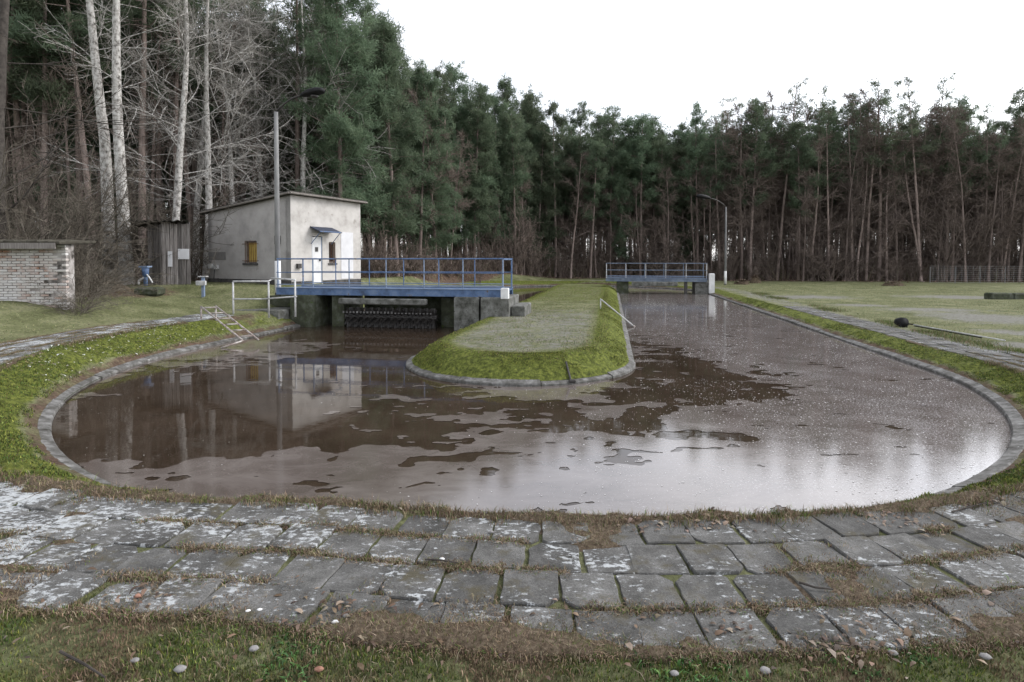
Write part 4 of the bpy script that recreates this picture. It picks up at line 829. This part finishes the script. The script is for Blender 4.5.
# skimmer with a long pale pole
sx0, sy0 = G(901, 327, -.2); zg = float(gz(sx0, sy0)); ex, ey = G(1005, 343, -.2); sk = empty('skimmer', (sx0, sy0, zg), 'black round skimmer bucket with long thin pole on the right lawn', 'skimmer')
mb = MB(); mb.tube([(sx0, sy0 - .12, zg + .15), (sx0, sy0 + .0, zg + .15), (sx0, sy0 + .16, zg + .15)], [.155, .15, .11], 14); mb.build('bucket', M['black'], sk, True)
mb = MB()
for k in (-1, 1): mb.tube([(sx0 + k * .09, sy0 - .1, zg + .1), (sx0 + k * .1, sy0 - .12, zg - .03)], .025, 6)
mb.build('foot', M['black'], sk)
mb = MB(); mb.tube([(sx0, sy0 + .14, zg + .13), (sx0 + .1, sy0 - .05, zg + .12), (sx0 + .25, sy0 - .25, zg + .1)], .02, 6); mb.build('socket', M['black'], sk)
S0 = Vector((sx0 + .22, sy0 - .2, zg + .1)); S1 = Vector((ex, ey, float(gz(ex, ey)) + .06))
pipe('pole', [S0, S1], .016, 'galv', sk)
of_ = Vector((-.03, -.045, -.03)); pipe('pole_dark_line', [S0.lerp(S1, .02) + of_, S0.lerp(S1, .78) + of_], .016, 'black', sk)  # slim black tube making the dark line just below the pale pole

# ------------------------------------------------------------------ brick shed at the left edge
bs_y = 15.3; bx1 = pz(66, 260, bs_y)[0]; bx0 = bx1 - 4.2; zb = .45; zt4 = pz(30, 244, bs_y)[1]
shed = empty('brick_shed', (bx1, bs_y, zb), 'low whitewashed brick shed with mossy roof at the left edge', 'shed')
mb = MB(); mb.box(((bx0 + bx1) / 2, bs_y + .16, (zb - .4 + zt4) / 2), (bx1 - bx0 - .02, .28, zt4 - zb + .4)); wl_ = mb.build('wall', M['mortar'], shed)
def brick_mesh(L, k):
    mb = MB(); mb.box((0, 0, 0), (L, .1, .064), bev=.008 + .002 * k); me = bpy.data.meshes.new('brick'); me.from_pydata(mb.v, [], mb.f); me.update(); me.materials.append(M['brick']); return me
bms = [brick_mesh(.228, k) for k in range(3)]; bhalf = brick_mesh(.112, 0)
brr = random.Random(3); ncs = int((zt4 - zb + .08) / .0765); fargrp = MB(); nb = 0
ox = origin[shed]
for cidx in range(ncs):
    z = zb - .08 + cidx * .0765 + .035; x = bx1 - (.125 if cidx % 2 else 0)
    if cidx % 2:
        o = bpy.data.objects.new('brick', bhalf); col.objects.link(o); o.parent = wl_; o.location = (bx1 - .06 - ox[0], bs_y + .045 - ox[1] + brr.uniform(-.006, .006), z - ox[2])
    while x > bx0 + .3:
        xc = x - .125; px_ = 512 + F * xc / bs_y; edge = bx1 - xc
        if not (edge < .45 and brr.random() < .3) and not (brr.random() < .015):
            dy = brr.uniform(-.008, .008) + (brr.uniform(0, .02) if edge < .7 else 0)
            if px_ > -12 and nb < 300:
                o = bpy.data.objects.new('brick', bms[brr.randrange(3)]); col.objects.link(o); o.parent = wl_; o.location = (xc - ox[0], bs_y + .045 + dy - ox[1], z - ox[2]); o.rotation_euler = (brr.gauss(0, .02), brr.gauss(0, .012), brr.gauss(0, .012)); nb += 1
            else: fargrp.box((xc, bs_y + .045 + dy, z), (.242, .1, .064), bev=.008)
        x -= .2515
stuff(fargrp.build('bricks', M['brick'], wl_))
mb = MB(); nseg = 14
for k in range(nseg):
    xa_ = bx0 + (bx1 + .12 - bx0) * k / nseg; xb_ = bx0 + (bx1 + .12 - bx0) * (k + 1) / nseg - .004; dz = brr.uniform(-.02, .02)
    mb.box(((xa_ + xb_) / 2, bs_y + .3, zt4 + .07 + dz), (xb_ - xa_, 1.3 + brr.uniform(-.1, .1), .09), M=Matrix.Rotation(.05, 3, 'X'), bev=.02)
rf = mb.build('roof', M['mossroof'], shed)
mb = MB(); mb.box(((bx0 + bx1) / 2, bs_y - .36, zt4 - .06), (bx1 - bx0 + .02, .04, .16)); mb.build('fascia_board', M['plank'], rf)

# ------------------------------------------------------------------ wooden shed
wy = 22.3; wx0, wz0 = pz(140, 297, wy); wx1 = pz(187, 297, wy)[0]; wxm = pz(163, 297, wy - .0)[0]; zb2 = float(gz(wxm, wy)); ztw = pz(165, 222, wy)[1]
ws = empty('wooden_shed', (wxm, wy, zb2), 'narrow weathered grey plank shed between the birches and pump house', 'shed')
prng = random.Random(5)
def plank_row(p0, p1, n, zt_, door=None):
    p0 = Vector(p0); p1 = Vector(p1); d = (p1 - p0); L = d.length; d.normalize(); nn = Vector((-d.y, d.x)); ang = math.atan2(d.y, d.x); w_ = L / n
    for k in range(n):
        c = p0 + d * (w_ * (k + .5)) + nn * prng.uniform(-.012, .012); z0 = zb2 - .1 + prng.uniform(0, .12); z1 = zt_ + prng.uniform(-.1, .02)
        mb = MB(); mb.box((c.x, c.y, (z0 + z1) / 2), (w_ - prng.uniform(.006, .025), .028, z1 - z0), M=Matrix.Rotation(ang, 3, 'Z') @ Matrix.Rotation(prng.gauss(0, .008), 3, 'Y'), bev=.004); mb.build('plank', M['plank'], ws)
plank_row((wxm, wy), (wx1, wy + .25), 7, ztw)
plank_row((wx0, wy + .55), (wxm, wy), 7, ztw - .02)
plank_row((wx1, wy + .25), (wx1 - 1.25, wy + 1.7), 6, ztw)
mb = MB(); mb.box((wxm, wy + .06, (zb2 + ztw) / 2), (.1, .1, ztw - zb2)); mb.build('corner_post', M['plank'], ws)
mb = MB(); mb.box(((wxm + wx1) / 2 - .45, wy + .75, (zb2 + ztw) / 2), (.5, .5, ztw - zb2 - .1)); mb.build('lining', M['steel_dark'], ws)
for px, py, w_, h_ in ((169.5, 259, .16, .62), (181.5, 254, .42, .42)):
    x_, z_ = pz(px, py, wy - .05); mb = MB(); mb.box((x_, wy + .04 + (.1 if px > 175 else 0) - .05, z_), (w_, .03, h_), .1, bev=.004); lab(mb.build('patch_board', M['patch'], ws), 'pale grey patch board')
mb = MB(); nC = 34; xr0, xr1 = wx0 - .2, wx1 + .2; V = []; 
for k in range(nC + 1):
    x_ = xr0 + (xr1 - xr0) * k / nC; zz = rnd.uniform(-.012, .012) + .03 * math.sin(k * math.pi / 2)
    for yy, dz, sx_ in ((wy - .35 + rnd.uniform(-.06, .06), .0, 0), (wy + 1.9, -.12, -1.3)):
        V += [(x_ + sx_, yy, ztw + .04 + zz + dz), (x_ + sx_, yy, ztw + .025 + zz + dz)]
Fs = []
for k in range(nC): a = k * 4; Fs += [(a, a + 4, a + 6, a + 2), (a + 1, a + 3, a + 7, a + 5), (a, a + 1, a + 5, a + 4), (a + 2, a + 6, a + 7, a + 3)]
mb.add(V, Fs); mb.build('corrugated_roof', M['galv'] if False else M['roof'], ws)

# ------------------------------------------------------------------ things on the right lawn and far fence
fy = 48.5
fence = empty('wire_fence', (*G(990, 283, -.2), -.2), 'low wire mesh fence with thin posts at the far right forest edge', 'fence')
fx0 = pz(930, 280, fy)[0]; fx1 = pz(1080, 280, fy)[0]; nfp = 7
for k in range(nfp): x_ = fx0 + (fx1 - fx0) * k / (nfp - 1); mb = MB(); zg = float(gz(x_, fy)); mb.tube([(x_, fy, zg - .1), (x_, fy, zg + 1.45)], .03, 6); mb.build('fence_post', M['pole'], fence)
for k in range(9): mb = MB(); mb.tube([(fx0, fy, -.12 + k * .18), ((fx0 + fx1) / 2, fy, -.15 + k * .18), (fx1, fy, -.12 + k * .18)], .005, 4); mb.build('wire', M['galv'], fence)
for k in range(26): x_ = fx0 + (fx1 - fx0) * (k + .5) / 26; mb = MB(); mb.tube([(x_, fy, -.15), (x_, fy, 1.32)], .004, 3); mb.build('wire', M['galv'], fence)
x_, y_ = G(1012, 299, -.2); mb = MB()
for k in range(6): mb.box((x_ - 1.0 + k * .62, y_ + rnd.uniform(-.08, .08), -.08 + rnd.uniform(-.06, .05)), (.6, .5, .38), rnd.uniform(-.08, .08), bev=.06)
tag(mb.build('pit_edge', M['mosscon']), 'low dark concrete pit edge at the right end of the lawn', 'concrete edge')
def heap(px, py, z, w_, h_, label, mats='litter'):
    x, y = G(px, py, z); n = 14; V = []; Fs = []; k = 5
    for i in range(k):
        t = i / (k - 1)
        for j in range(n): a = 2 * math.pi * j / n; r_ = w_ * math.cos(t * math.pi / 2) * rnd.uniform(.75, 1.15); V.append((x + r_ * math.cos(a), y + r_ * .6 * math.sin(a), float(gz(x, y)) - .05 + h_ * math.sin(t * math.pi / 2) * rnd.uniform(.8, 1.1)))
    for i in range(k - 1):
        for j in range(n): Fs.append((i * n + j, i * n + (j + 1) % n, (i + 1) * n + (j + 1) % n, (i + 1) * n + j))
    mb = MB(); mb.add(V, Fs); o = mb.build('debris_heap', M['soil']); tag(o, label, 'heap')
    m_ = 260; xx = nr.normal(x, w_ * .45, m_); yy = nr.normal(y, w_ * .3, m_); rr_ = np.hypot((xx - x) / w_, (yy - y) / (w_ * .6)); zz = float(gz(x, y)) + h_ * np.sqrt(np.clip(1 - rr_ ** 2, 0, 1)) + .02
    lv = leaves(xx - 0, yy, zz, nr.uniform(.04, .1, m_), pal(LEAF, m_)); link('leaf', npmesh('leaf', lv[0], lv[1], M['leaf'], lv[2]), o)['kind'] = 'stuff'
heap(893, 286, -.2, .9, .35, 'small dark heap of branches and leaves on the far right lawn')
heap(742, 283, -.1, .7, .4, 'dark leaf heap beside the distant street lamp')
heap(755, 282, -.1, .5, .65, 'grey brown leaf heap just right of the lamp, at the forest edge')
heap(92, 296, .55, 1.3, .55, 'brown leaf and branch heap at the end of the brick shed')
heap(64, 303, .5, .8, .3, 'rubble and leaf heap at the foot of the brick wall')

# stones and sticks on the paving
def stone(px, py, s, label, mat='patch'):
    x, y = G(px, py, .01); z = float(gz(x, y)); n = 9; V = []; Fs = []; rs = random.Random(int(px * 7 + py))
    for i, (zr, rr_) in enumerate(((-.2, .8), (.15, 1), (.45, .8), (.6, .4))):
        for j in range(n): a = 2 * math.pi * j / n; q = s * rr_ * rs.uniform(.8, 1.15); V.append((x + q * math.cos(a), y + q * .75 * math.sin(a), z + .018 + s * zr * .8))
    for i in range(3):
        for j in range(n): Fs.append((i * n + j, i * n + (j + 1) % n, (i + 1) * n + (j + 1) % n, (i + 1) * n + j))
    Fs.append(tuple(3 * n + j for j in range(n))); mb = MB(); mb.add(V, Fs); return tag(mb.build('stone', M[mat], None, True), label, 'stone')
M['stone'] = mottle('pebble', [(.3, (.12, .115, .11)), (.7, (.25, .24, .235))], 20, 5, .8, .3); M['redstone'] = mottle('brick_shard', [(.3, (.2, .1, .07)), (.7, (.34, .19, .14))], 20, 5, .9, .2)
for px, py, s, lb_, mt in ((442, 561, .018, 'small white pebble on the second slab row', 'white'), (346, 618, .02, 'pale pebble beside dead leaves at the lower path edge', 'stone'), (335, 624, .018, 'tiny pale pebble next to the larger pebble', 'white'), (248, 612, .016, 'left one of two small pebbles on the lower slabs', 'white'), (260, 611, .017, 'right one of two small pebbles on the lower slabs', 'white'), (254, 651, .024, 'grey stone in the moss at the lower left', 'stone'), (319, 672, .022, 'pinkish stone in the moss near the bottom edge', 'redstone'), (138, 597, .022, 'broken red brick shard on the left paving', 'redstone'), (491, 533, .02, 'round pale pebble at the water side of the paving', 'stone'), (585, 532, .02, 'pale stone beside green moss patch at the bank edge', 'stone'), (674, 676, .02, 'pale pebble at the bottom edge of the picture', 'stone'), (765, 671, .026, 'flat grey stone among weeds at the lower right', 'stone'), (893, 652, .022, 'small pale stone in the weeds at the lower right', 'stone'), (180, 673, .028, 'flat grey brown stone at the lower left corner', 'stone'), (985, 655, .026, 'flat pale stone near the lower right corner', 'stone'), (135, 665, .02, 'small light stone at the bottom left of the moss', 'stone')):
    stone(px, py, s, lb_, mt)
def stick(pts, r, label):
    P = [Vector((*G(px, py, .02), 0)) for px, py in pts]; P = [Vector((p.x, p.y, float(gz(p.x, p.y)) + .03)) for p in P]; mb = MB(); mb.tube(P, [r, r * .9, r * .6][:len(P)] if len(P) == 3 else r, 6); tag(mb.build('stick', M['dbark']), label, 'stick')
stick(((799, 585), (815, 590), (833, 591)), .007, 'short dark stick on a lichen covered slab at the right')
stick(((425, 561), (440, 562), (458, 565)), .005, 'thin dark twig lying on the middle slabs')
stick(((60, 655), (85, 668), (105, 682)), .006, 'dark twig lying in the moss at the lower left corner')
stick(((952, 508), (975, 500), (1000, 492)), .006, 'thin dark branch at the right end of the bank edge')

# ------------------------------------------------------------------ trees
def tubes_np(T, n=3):
    """T: list of (points Kx3, radii K) -> verts, quads"""
    V = []; Fs = []; base = 0; ang = np.arange(n) * 2 * np.pi / n; ca, sa = np.cos(ang), np.sin(ang)
    for p, r_ in T:
        p = np.asarray(p, float); k = len(p); t = np.gradient(p, axis=0); t /= np.maximum(np.linalg.norm(t, axis=1, keepdims=True), 1e-9)
        ref = np.array([0, 0, 1.]) if abs(t[0, 2]) < .9 else np.array([1., 0, 0])
        u = np.cross(t, ref); u /= np.maximum(np.linalg.norm(u, axis=1, keepdims=True), 1e-9); w = np.cross(t, u)
        r_ = np.asarray(r_)[:, None, None]
        V.append((p[:, None] + (u[:, None] * ca[None, :, None] + w[:, None] * sa[None, :, None]) * r_).reshape(-1, 3))
        i = np.arange(k - 1)[:, None] * n; j = np.arange(n)[None]; j2 = (j + 1) % n
        Fs.append((np.stack([i + j, i + j2, i + n + j2, i + n + j], 2).reshape(-1, 4)) + base); base += k * n
    return np.concatenate(V), np.concatenate(Fs)
def unit(v): return v / max(np.linalg.norm(v), 1e-9)
def path3(g, p, d, L, k, wob, grav=0.):
    pts = [p]; d = unit(d)
    for i in range(k): d = unit(d + g.normal(0, wob, 3) + np.array([0, 0, grav])); pts.append(pts[-1] + d * L / k)
    return np.array(pts)
def needles(g, C, A, n, ln, wd):
    """tufts of thin blades round clump centres C with axes A"""
    m_ = len(C); c = np.repeat(C, n, 0); a = np.repeat(A, n, 0); d = g.normal(0, 1, (m_ * n, 3)); d /= np.linalg.norm(d, axis=1, keepdims=True); d = d + a * .55 + np.array([0, 0, .2]); d /= np.linalg.norm(d, axis=1, keepdims=True)
    L = ln * g.uniform(.6, 1.2, (m_ * n, 1)); s = np.cross(d, g.normal(0, 1, (m_ * n, 3))); s /= np.maximum(np.linalg.norm(s, axis=1, keepdims=True), 1e-9)
    b = c + g.normal(0, ln * .35, (m_ * n, 3)); V = np.stack([b - s * wd / 2, b + s * wd / 2, b + d * L], 1).reshape(-1, 3); return V, np.arange(m_ * n * 3).reshape(-1, 3)
def pine(seed, H, cb, cr, step=.45, nn=28, ln=.4, wd=.05, dead=30, sparse=1.0, r0=.15):
    g = np.random.default_rng(seed); top = path3(g, np.zeros(3), np.array([g.normal(0, .015), g.normal(0, .015), 1]), H, 10, .012)
    zs = np.linspace(0, 1, 11); rad = r0 * (1 - zs) ** .8 + .012; rad[0] *= 1.25
    def on(t): i = min(int(t * 10), 9); f = t * 10 - i; return top[i] * (1 - f) + top[i + 1] * f
    tv, tf = tubes_np([(top, rad)], 7)
    T = []
    for k in range(dead):
        t = g.uniform(.1, cb + .1); p = on(t); a = g.uniform(0, 6.28); T.append((path3(g, p, np.array([np.cos(a), np.sin(a), g.uniform(-.3, .25)]), g.uniform(.4, 1.7), 3, .12, -.03), np.linspace(.016, .006, 4)))
    C = []; A = []; z = cb * H
    while z < H * .985:
        t = z / H; s = (t - cb) / (1 - cb); prof = min(1, .55 + 1.6 * s) * (1 - s) ** .36 + .06; m_ = g.integers(3, 6)
        for k in range(m_):
            if g.random() > sparse: continue
            a = g.uniform(0, 6.28); L = cr * prof * g.uniform(.35, 1.2); up = -.12 + .75 * s + g.normal(0, .12)
            P_ = path3(g, on(min(t + g.uniform(-.01, .01), .99)), np.array([np.cos(a), np.sin(a), up]), L, 4, .1, .05); T.append((P_, np.linspace(.014 + .018 * L / cr, .006, 5)))
            nc = max(3, int(L * 4.2))
            for q in range(nc):
                f = g.uniform(.3, 1.03) * 4; i = min(int(f), 3); p = P_[i] + (P_[i + 1] - P_[i]) * (f - i); C.append(p + g.normal(0, .17, 3) * (.6 + .5 * L / cr)); A.append(unit(P_[-1] - P_[0]))
        z += step * g.uniform(.7, 1.3)
    C.append(on(1)); A.append(np.array([0, 0, 1.]))
    bv, bf = tubes_np(T, 3); nv, nf = needles(g, np.array(C), np.array(A), nn, ln, wd)
    tr = npmesh('trunk', np.concatenate([tv, bv]), np.concatenate([tf, bf + len(tv)]), M['bark'], None, True)
    return tr, npmesh('crown', nv, nf, M['needle']), (tv, tf, nv, nf)
tall = [pine(200 + k, H, cb, cr, sparse=sp) for k, (H, cb, cr, sp) in enumerate(((18.5, .44, 3.0, .75), (17.5, .46, 2.7, .75), (19.2, .42, 3.2, .7), (17, .5, 2.6, .8), (19, .55, 3.0, .65)))]
airy = [pine(230 + k, H, cb, cr, nn=16, sparse=sp, dead=40) for k, (H, cb, cr, sp) in enumerate(((19, .58, 2.5, .5), (20, .55, 2.8, .45), (17, .62, 2.2, .5)))]
dense = [pine(250 + k, H, cb, cr, step=.42, dead=12) for k, (H, cb, cr) in enumerate(((18.5, .12, 3.0), (16.5, .18, 2.7), (19.5, .25, 2.8)))]
low = [pine(270 + k, H, cb, cr, step=.75, nn=7, ln=.5, wd=.11, dead=0, sparse=.8)[2] for k, (H, cb, cr) in enumerate(((18, .42, 3.1), (18.8, .46, 3.2), (17, .38, 3.0)))]
def plant_tree(name, proto, x, y, s, label, cat, group, parts=('trunk', 'crown'), tilt=.03):
    o = bpy.data.objects.new(name, None); col.objects.link(o); o.location = (x, y, float(gz(x, y)) - .1); o.rotation_euler = (rnd.gauss(0, tilt), rnd.gauss(0, tilt), rnd.uniform(0, 6.28)); o.scale = (s * rnd.uniform(.9, 1.1),) * 2 + (s,)
    tag(o, label, cat, group)
    for nm, me in zip(parts, proto):
        c = bpy.data.objects.new(nm, me); col.objects.link(c); c.parent = o
        if nm == 'twigs': c['kind'] = 'stuff'
    return o
def edge_y(px): return float(forest_edge(np.array((px - 512) / F * 100.), np.array(100.)))
spots = []; fr = random.Random(21)
for row in range(18):
    px = -90.0
    while px < 1120:
        y = edge_y(px) + row * 2.5 + fr.uniform(-1, 1) + .8; stepm = 2.5 if px > 420 else 2.7
        x = (px - 512) / F * y
        v, u = Dv(x, y); r_, _ = stad_d(v, u, CU0, CU1)
        ok = r_ - RO > 2 and not (-15.5 < x < -6.3 and y < 30.5) and not (x < -9 and y < 23.5) and not (x < -11.5 and y < 25 and px > 60)
        if ok: spots.append((row, px, x + fr.uniform(-.4, .4), y))
        px += stepm / y * F * fr.uniform(.7, 1.35)
ZN_ = ((-1e9, 60, 'slender pine in the dark wood behind the brick shed', 'pines behind the brick shed'), (60, 215, 'pine standing in the wood behind the wooden shed and birches', 'pines behind the birches'), (215, 400, 'pine in the tall wood directly behind the pump house', 'pines behind the pump house'), (400, 480, 'bushy green pine of the wood right of the pump house', 'pines right of the pump house'), (480, 560, 'pine in the corner of the wood beyond the left channel and island', 'pines beyond the island'), (560, 730, 'tall pine in the wood behind the far footbridge', 'pines behind the far footbridge'), (730, 800, 'tall pine in the wood just right of the distant street lamp', 'pines right of the distant lamp'), (800, 930, 'thin tall pine in the wood behind the middle of the right lawn', 'pines behind the right lawn'), (930, 1e9, 'thin tall pine in the wood behind the wire fence', 'pines behind the wire fence'))
nind = 0; SV = []; SF = []; SB = 0; MV = []; MF = []; MBs = 0
for row, px, x, y in spots:
    zone = next(z for z in ZN_ if z[0] <= px < z[1])
    if nind < 285 and row < 9:
        if px > 720: proto = fr.choice(airy + airy + tall[:1])
        elif 310 < px < 540 and row < 5: proto = fr.choice(dense + dense + dense + tall[:3])
        elif px < 330: proto = fr.choice(tall + airy + (dense if row > 2 else []))
        else: proto = fr.choice(tall + tall + dense[1:])
        s = fr.uniform(.8, 1.05) * (1.12 if px < 380 else 1.0)
        if 520 < px < 700: s *= .97
        plant_tree('pine_tree', proto[:2], x, y, s, zone[2], 'pine tree', zone[3]); nind += 1
    else:
        tv, tf, nv, nf = low[fr.randrange(3)]; a = fr.uniform(0, 6.28); c_, s_ = math.cos(a), math.sin(a); R = np.array([[c_, -s_, 0], [s_, c_, 0], [0, 0, 1]]); sc_ = fr.uniform(.85, 1.08); off_ = np.array([x, y, float(gz(x, y)) - .1])
        SV.append(tv @ R.T * sc_ + off_); SF.append(tf + SB); SB += len(tv); MV.append(nv @ R.T * sc_ + off_); MF.append(nf + MBs); MBs += len(nv)
wood = stuff(link('pine_wood', npmesh('pine_wood', np.concatenate(MV), np.concatenate(MF), M['needle'])), 'deep rows of pines filling the back of the wood', 'wood')
ct = link('trunks', npmesh('trunks', np.concatenate(SV), np.concatenate(SF), M['bark'], None, True), wood); ct['kind'] = 'stuff'

# bare broadleaf trees
def bare(seed, H, r0, nprim, t0, spread, up, mat_t, mat_b, nsec=7, ntw=5, lean=(0, 0), tw=1.0, twr=.007):
    g = np.random.default_rng(seed); top = path3(g, np.zeros(3), np.array([lean[0], lean[1], 1]), H, 12, .025, .01); zs = np.linspace(0, 1, 13); rad = r0 * (1 - zs) ** .75 + .015; rad[0] *= 1.35; rad[1] *= 1.06
    tv, tf = tubes_np([(top, rad)], 10); T = []; Tt = []
    for k in range(nprim):
        t = t0 + (1 - t0) * (k + g.random()) / nprim; i = min(int(t * 12), 11); f = t * 12 - i; p = top[i] * (1 - f) + top[i + 1] * f
        a = g.uniform(0, 6.28); L = spread * (1.15 - .75 * t) * g.uniform(.6, 1.2); P_ = path3(g, p, np.array([np.cos(a), np.sin(a), up + g.normal(0, .2)]), L, 6, .1, .03); T.append((P_, np.linspace(max(.014, rad[i] * .16), .01, 7)))
        for q in range(nsec):
            f = g.uniform(.25, 1) * 6; i2 = min(int(f), 5); p2 = P_[i2] + (P_[i2 + 1] - P_[i2]) * (f - i2); d = unit(unit(P_[i2 + 1] - P_[i2]) + g.normal(0, .6, 3)); P2_ = path3(g, p2, d, L * g.uniform(.25, .55), 4, .13, .0); T.append((P2_, np.linspace(.014, .007, 5)))
            for w_ in range(ntw):
                f = g.uniform(.2, 1) * 4; i3 = min(int(f), 3); p3 = P2_[i3] + (P2_[i3 + 1] - P2_[i3]) * (f - i3); d = unit(unit(P2_[i3 + 1] - P2_[i3]) + g.normal(0, .7, 3)); Tt.append((path3(g, p3, d, g.uniform(.3, .9) * tw, 3, .15, -.02), np.linspace(twr, twr * .55, 4)))
    bv, bf = tubes_np(T, 5); cv, cf = tubes_np(Tt, 3)
    tr = npmesh('trunk', np.concatenate([tv, bv]), np.concatenate([tf, bf + len(tv)]), mat_t, None, True); return tr, npmesh('crown', cv, cf, mat_b)
def shrub(seed, H, ns, spread, mat, arch=0., twr=.007):
    g = np.random.default_rng(seed); S = []; T = []
    for k in range(ns):
        a = g.uniform(0, 6.28); p = np.array([g.normal(0, .15), g.normal(0, .15), 0]); P_ = path3(g, p, np.array([np.cos(a) * spread * g.random(), np.sin(a) * spread * g.random(), 1]), H * g.uniform(.6, 1.1), 6, .1, -arch); S.append((P_, np.linspace(.02, .007, 7)))
        for q in range(8):
            f = g.uniform(.2, 1) * 6; i = min(int(f), 5); p2 = P_[i] + (P_[i + 1] - P_[i]) * (f - i); d = unit(unit(P_[i + 1] - P_[i]) + g.normal(0, .55, 3)); P2_ = path3(g, p2, d, H * g.uniform(.15, .4), 4, .13, -arch * .6); T.append((P2_, np.linspace(.01, .005, 5)))
            for w_ in range(4):
                f = g.uniform(.2, 1) * 4; i = min(int(f), 3); p3 = P2_[i] + (P2_[i + 1] - P2_[i]) * (f - i); T.append((path3(g, p3, unit(unit(P2_[i + 1] - P2_[i]) + g.normal(0, .7, 3)), H * g.uniform(.05, .16), 2, .15), np.linspace(twr, twr * .6, 3)))
    sv, sf = tubes_np(S, 5); tv, tf = tubes_np(T, 3); return npmesh('stems', sv, sf, mat, None, True), npmesh('twigs', tv, tf, mat)
birch = [bare(300, 19, .24, 22, .45, 3.6, .55, M['birch'], M['twig']), bare(301, 19, .25, 20, .42, 3.6, .6, M['birch'], M['twig'], lean=(-.022, .02)), bare(302, 18, .18, 30, .2, 4.6, .5, M['birch'], M['twig'], nsec=11, ntw=8), bare(303, 18, .17, 30, .22, 4.4, .45, M['birch'], M['twig'], nsec=11, ntw=8, lean=(.05, 0))]
BR = ((109, 23.6, 1, 'birch with leaning pale trunk, left of the two by the brick shed', 1.0), (127, 23.4, 0, 'thick straight birch trunk left of the wooden shed', 1.0), (172, 25.2, 3, 'slimmer birch rising behind the wooden shed roof', 1.0), (207, 28.2, 2, 'pale birch with wide branches behind the left corner of the pump house', 1.0), (196, 30.5, 2, 'thin birch deep behind the wooden shed and pump house', .95), (304, 31.5, 3, 'slender pale birch rising behind the pump house roof', 1.0), (235, 30, 3, 'twiggy birch behind the grey wall of the pump house', .9), (262, 33, 2, 'bare birch behind the street lamp head', .9))
for px, y, k, lb_, s in BR:
    o = plant_tree('birch_tree', birch[k], (px - 512) / F * y, y, s, lb_, 'birch', 'birches on the left', tilt=.012); o.rotation_euler = (Matrix.Rotation({109: .04, 127: -.045, 172: .115, 207: .05}.get(px, .02), 3, 'Y') @ Matrix.Rotation(0 if px == 109 else px * .9, 3, 'Z')).to_euler()
    o.scale = (s, s, s)
darkt = [bare(320, 17, .22, 22, .15, 5.0, .35, M['dbark'], M['btwig'], nsec=7, ntw=5), bare(321, 16, .11, 26, .2, 2.6, .7, M['bark'], M['btwig'], nsec=8, ntw=7, twr=.014), bare(322, 14, .1, 24, .15, 2.8, .6, M['bark'], M['btwig'], nsec=8, ntw=7, twr=.014), bare(323, 15, .12, 20, .25, 3.2, .6, M['bark'], M['btwig'], nsec=8, ntw=7, twr=.014)]
plant_tree('bare_tree', darkt[0], *((-1 - 512) / F * 18.6, 18.6), 1.0, 'dark bare tree with spreading branches at the left picture edge', 'tree', None)
pt = fr
k_ = 0
for px in np.r_[np.linspace(530, 1080, 70), np.linspace(715, 1080, 50)]:
    px = px + pt.uniform(-6, 6); y = edge_y(px) + pt.uniform(-.5, 9); z_ = 'behind the far footbridge' if px < 730 else 'right of the distant street lamp' if px < 820 else 'behind the right lawn' if px < 930 else 'behind the wire fence'
    plant_tree('bare_tree', darkt[1 + k_ % 3], (px - 512) / F * y, y, pt.uniform(.6, 1.05) * (1.15 if px > 720 else .9), 'slender leafless tree among the pines ' + z_, 'tree', 'leafless trees ' + z_); k_ += 1
for px in (20, 45, 75, 150, 225, 330, 350, 390, 420, 450, 480):
    y = edge_y(px) + pt.uniform(1, 5); plant_tree('bare_tree', darkt[1 + k_ % 3], (px - 512) / F * y, y, pt.uniform(.6, 1.0), 'slender leafless tree in the edge of the left wood', 'tree', 'leafless trees of the left wood'); k_ += 1
shr = [shrub(340, 2.6, 14, .9, M['btwig'], twr=.012), shrub(341, 1.8, 16, 1.2, M['btwig'], twr=.012), shrub(342, 3.4, 12, .7, M['btwig'], twr=.012), shrub(343, 4.6, 16, .9, M['gtwig'], .07), shrub(344, 3.0, 14, 1.2, M['gtwig'], .09)]
for px in np.linspace(500, 1075, 130):
    px = px + pt.uniform(-5, 5); y = edge_y(px) + pt.uniform(-1.0, 8); z_ = 'behind the far footbridge' if px < 730 else 'right of the distant street lamp' if px < 820 else 'along the right lawn' if px < 930 else 'behind the wire fence'
    plant_tree('bare_shrub', shr[pt.randrange(3)], (px - 512) / F * y, y, pt.uniform(.7, 1.9), 'brown leafless shrub at the forest edge ' + z_, 'shrub', 'leafless shrubs ' + z_, ('stems', 'twigs'))
for px in np.linspace(365, 500, 14):
    y = edge_y(px) + pt.uniform(-1.5, 3); plant_tree('bare_shrub', shr[pt.randrange(3)], (px - 512) / F * y, y, pt.uniform(.6, 1.1), 'brown leafless shrub behind the blue bridge railing', 'shrub', 'leafless shrubs behind the blue bridge', ('stems', 'twigs'))
for px, y, k, s in ((8, 18.8, 3, 1.0), (40, 19.5, 3, 1.1), (70, 19.0, 4, .9), (25, 21, 3, 1.3), (60, 21.5, 3, 1.2), (88, 19.8, 4, .6), (-20, 18, 3, 1.2), (95, 22, 3, 1.0), (150, 24.2, 3, 1.1), (192, 28, 3, .9), (180, 27, 3, .9), (75, 17.5, 4, .45), (76, 16.2, 4, .5), (84, 16.8, 4, .6), (92, 17.6, 4, .6), (100, 18.4, 4, .6), (74, 15.1, 4, .28), (79, 15.4, 4, .36), (82, 15.6, 4, .42)):
    plant_tree('arching_shrub', shr[k], (px - 512) / F * y, y, s, 'pale arching leafless shrub behind the brick and wooden sheds', 'shrub', 'arching shrubs by the sheds', ('stems', 'twigs'))
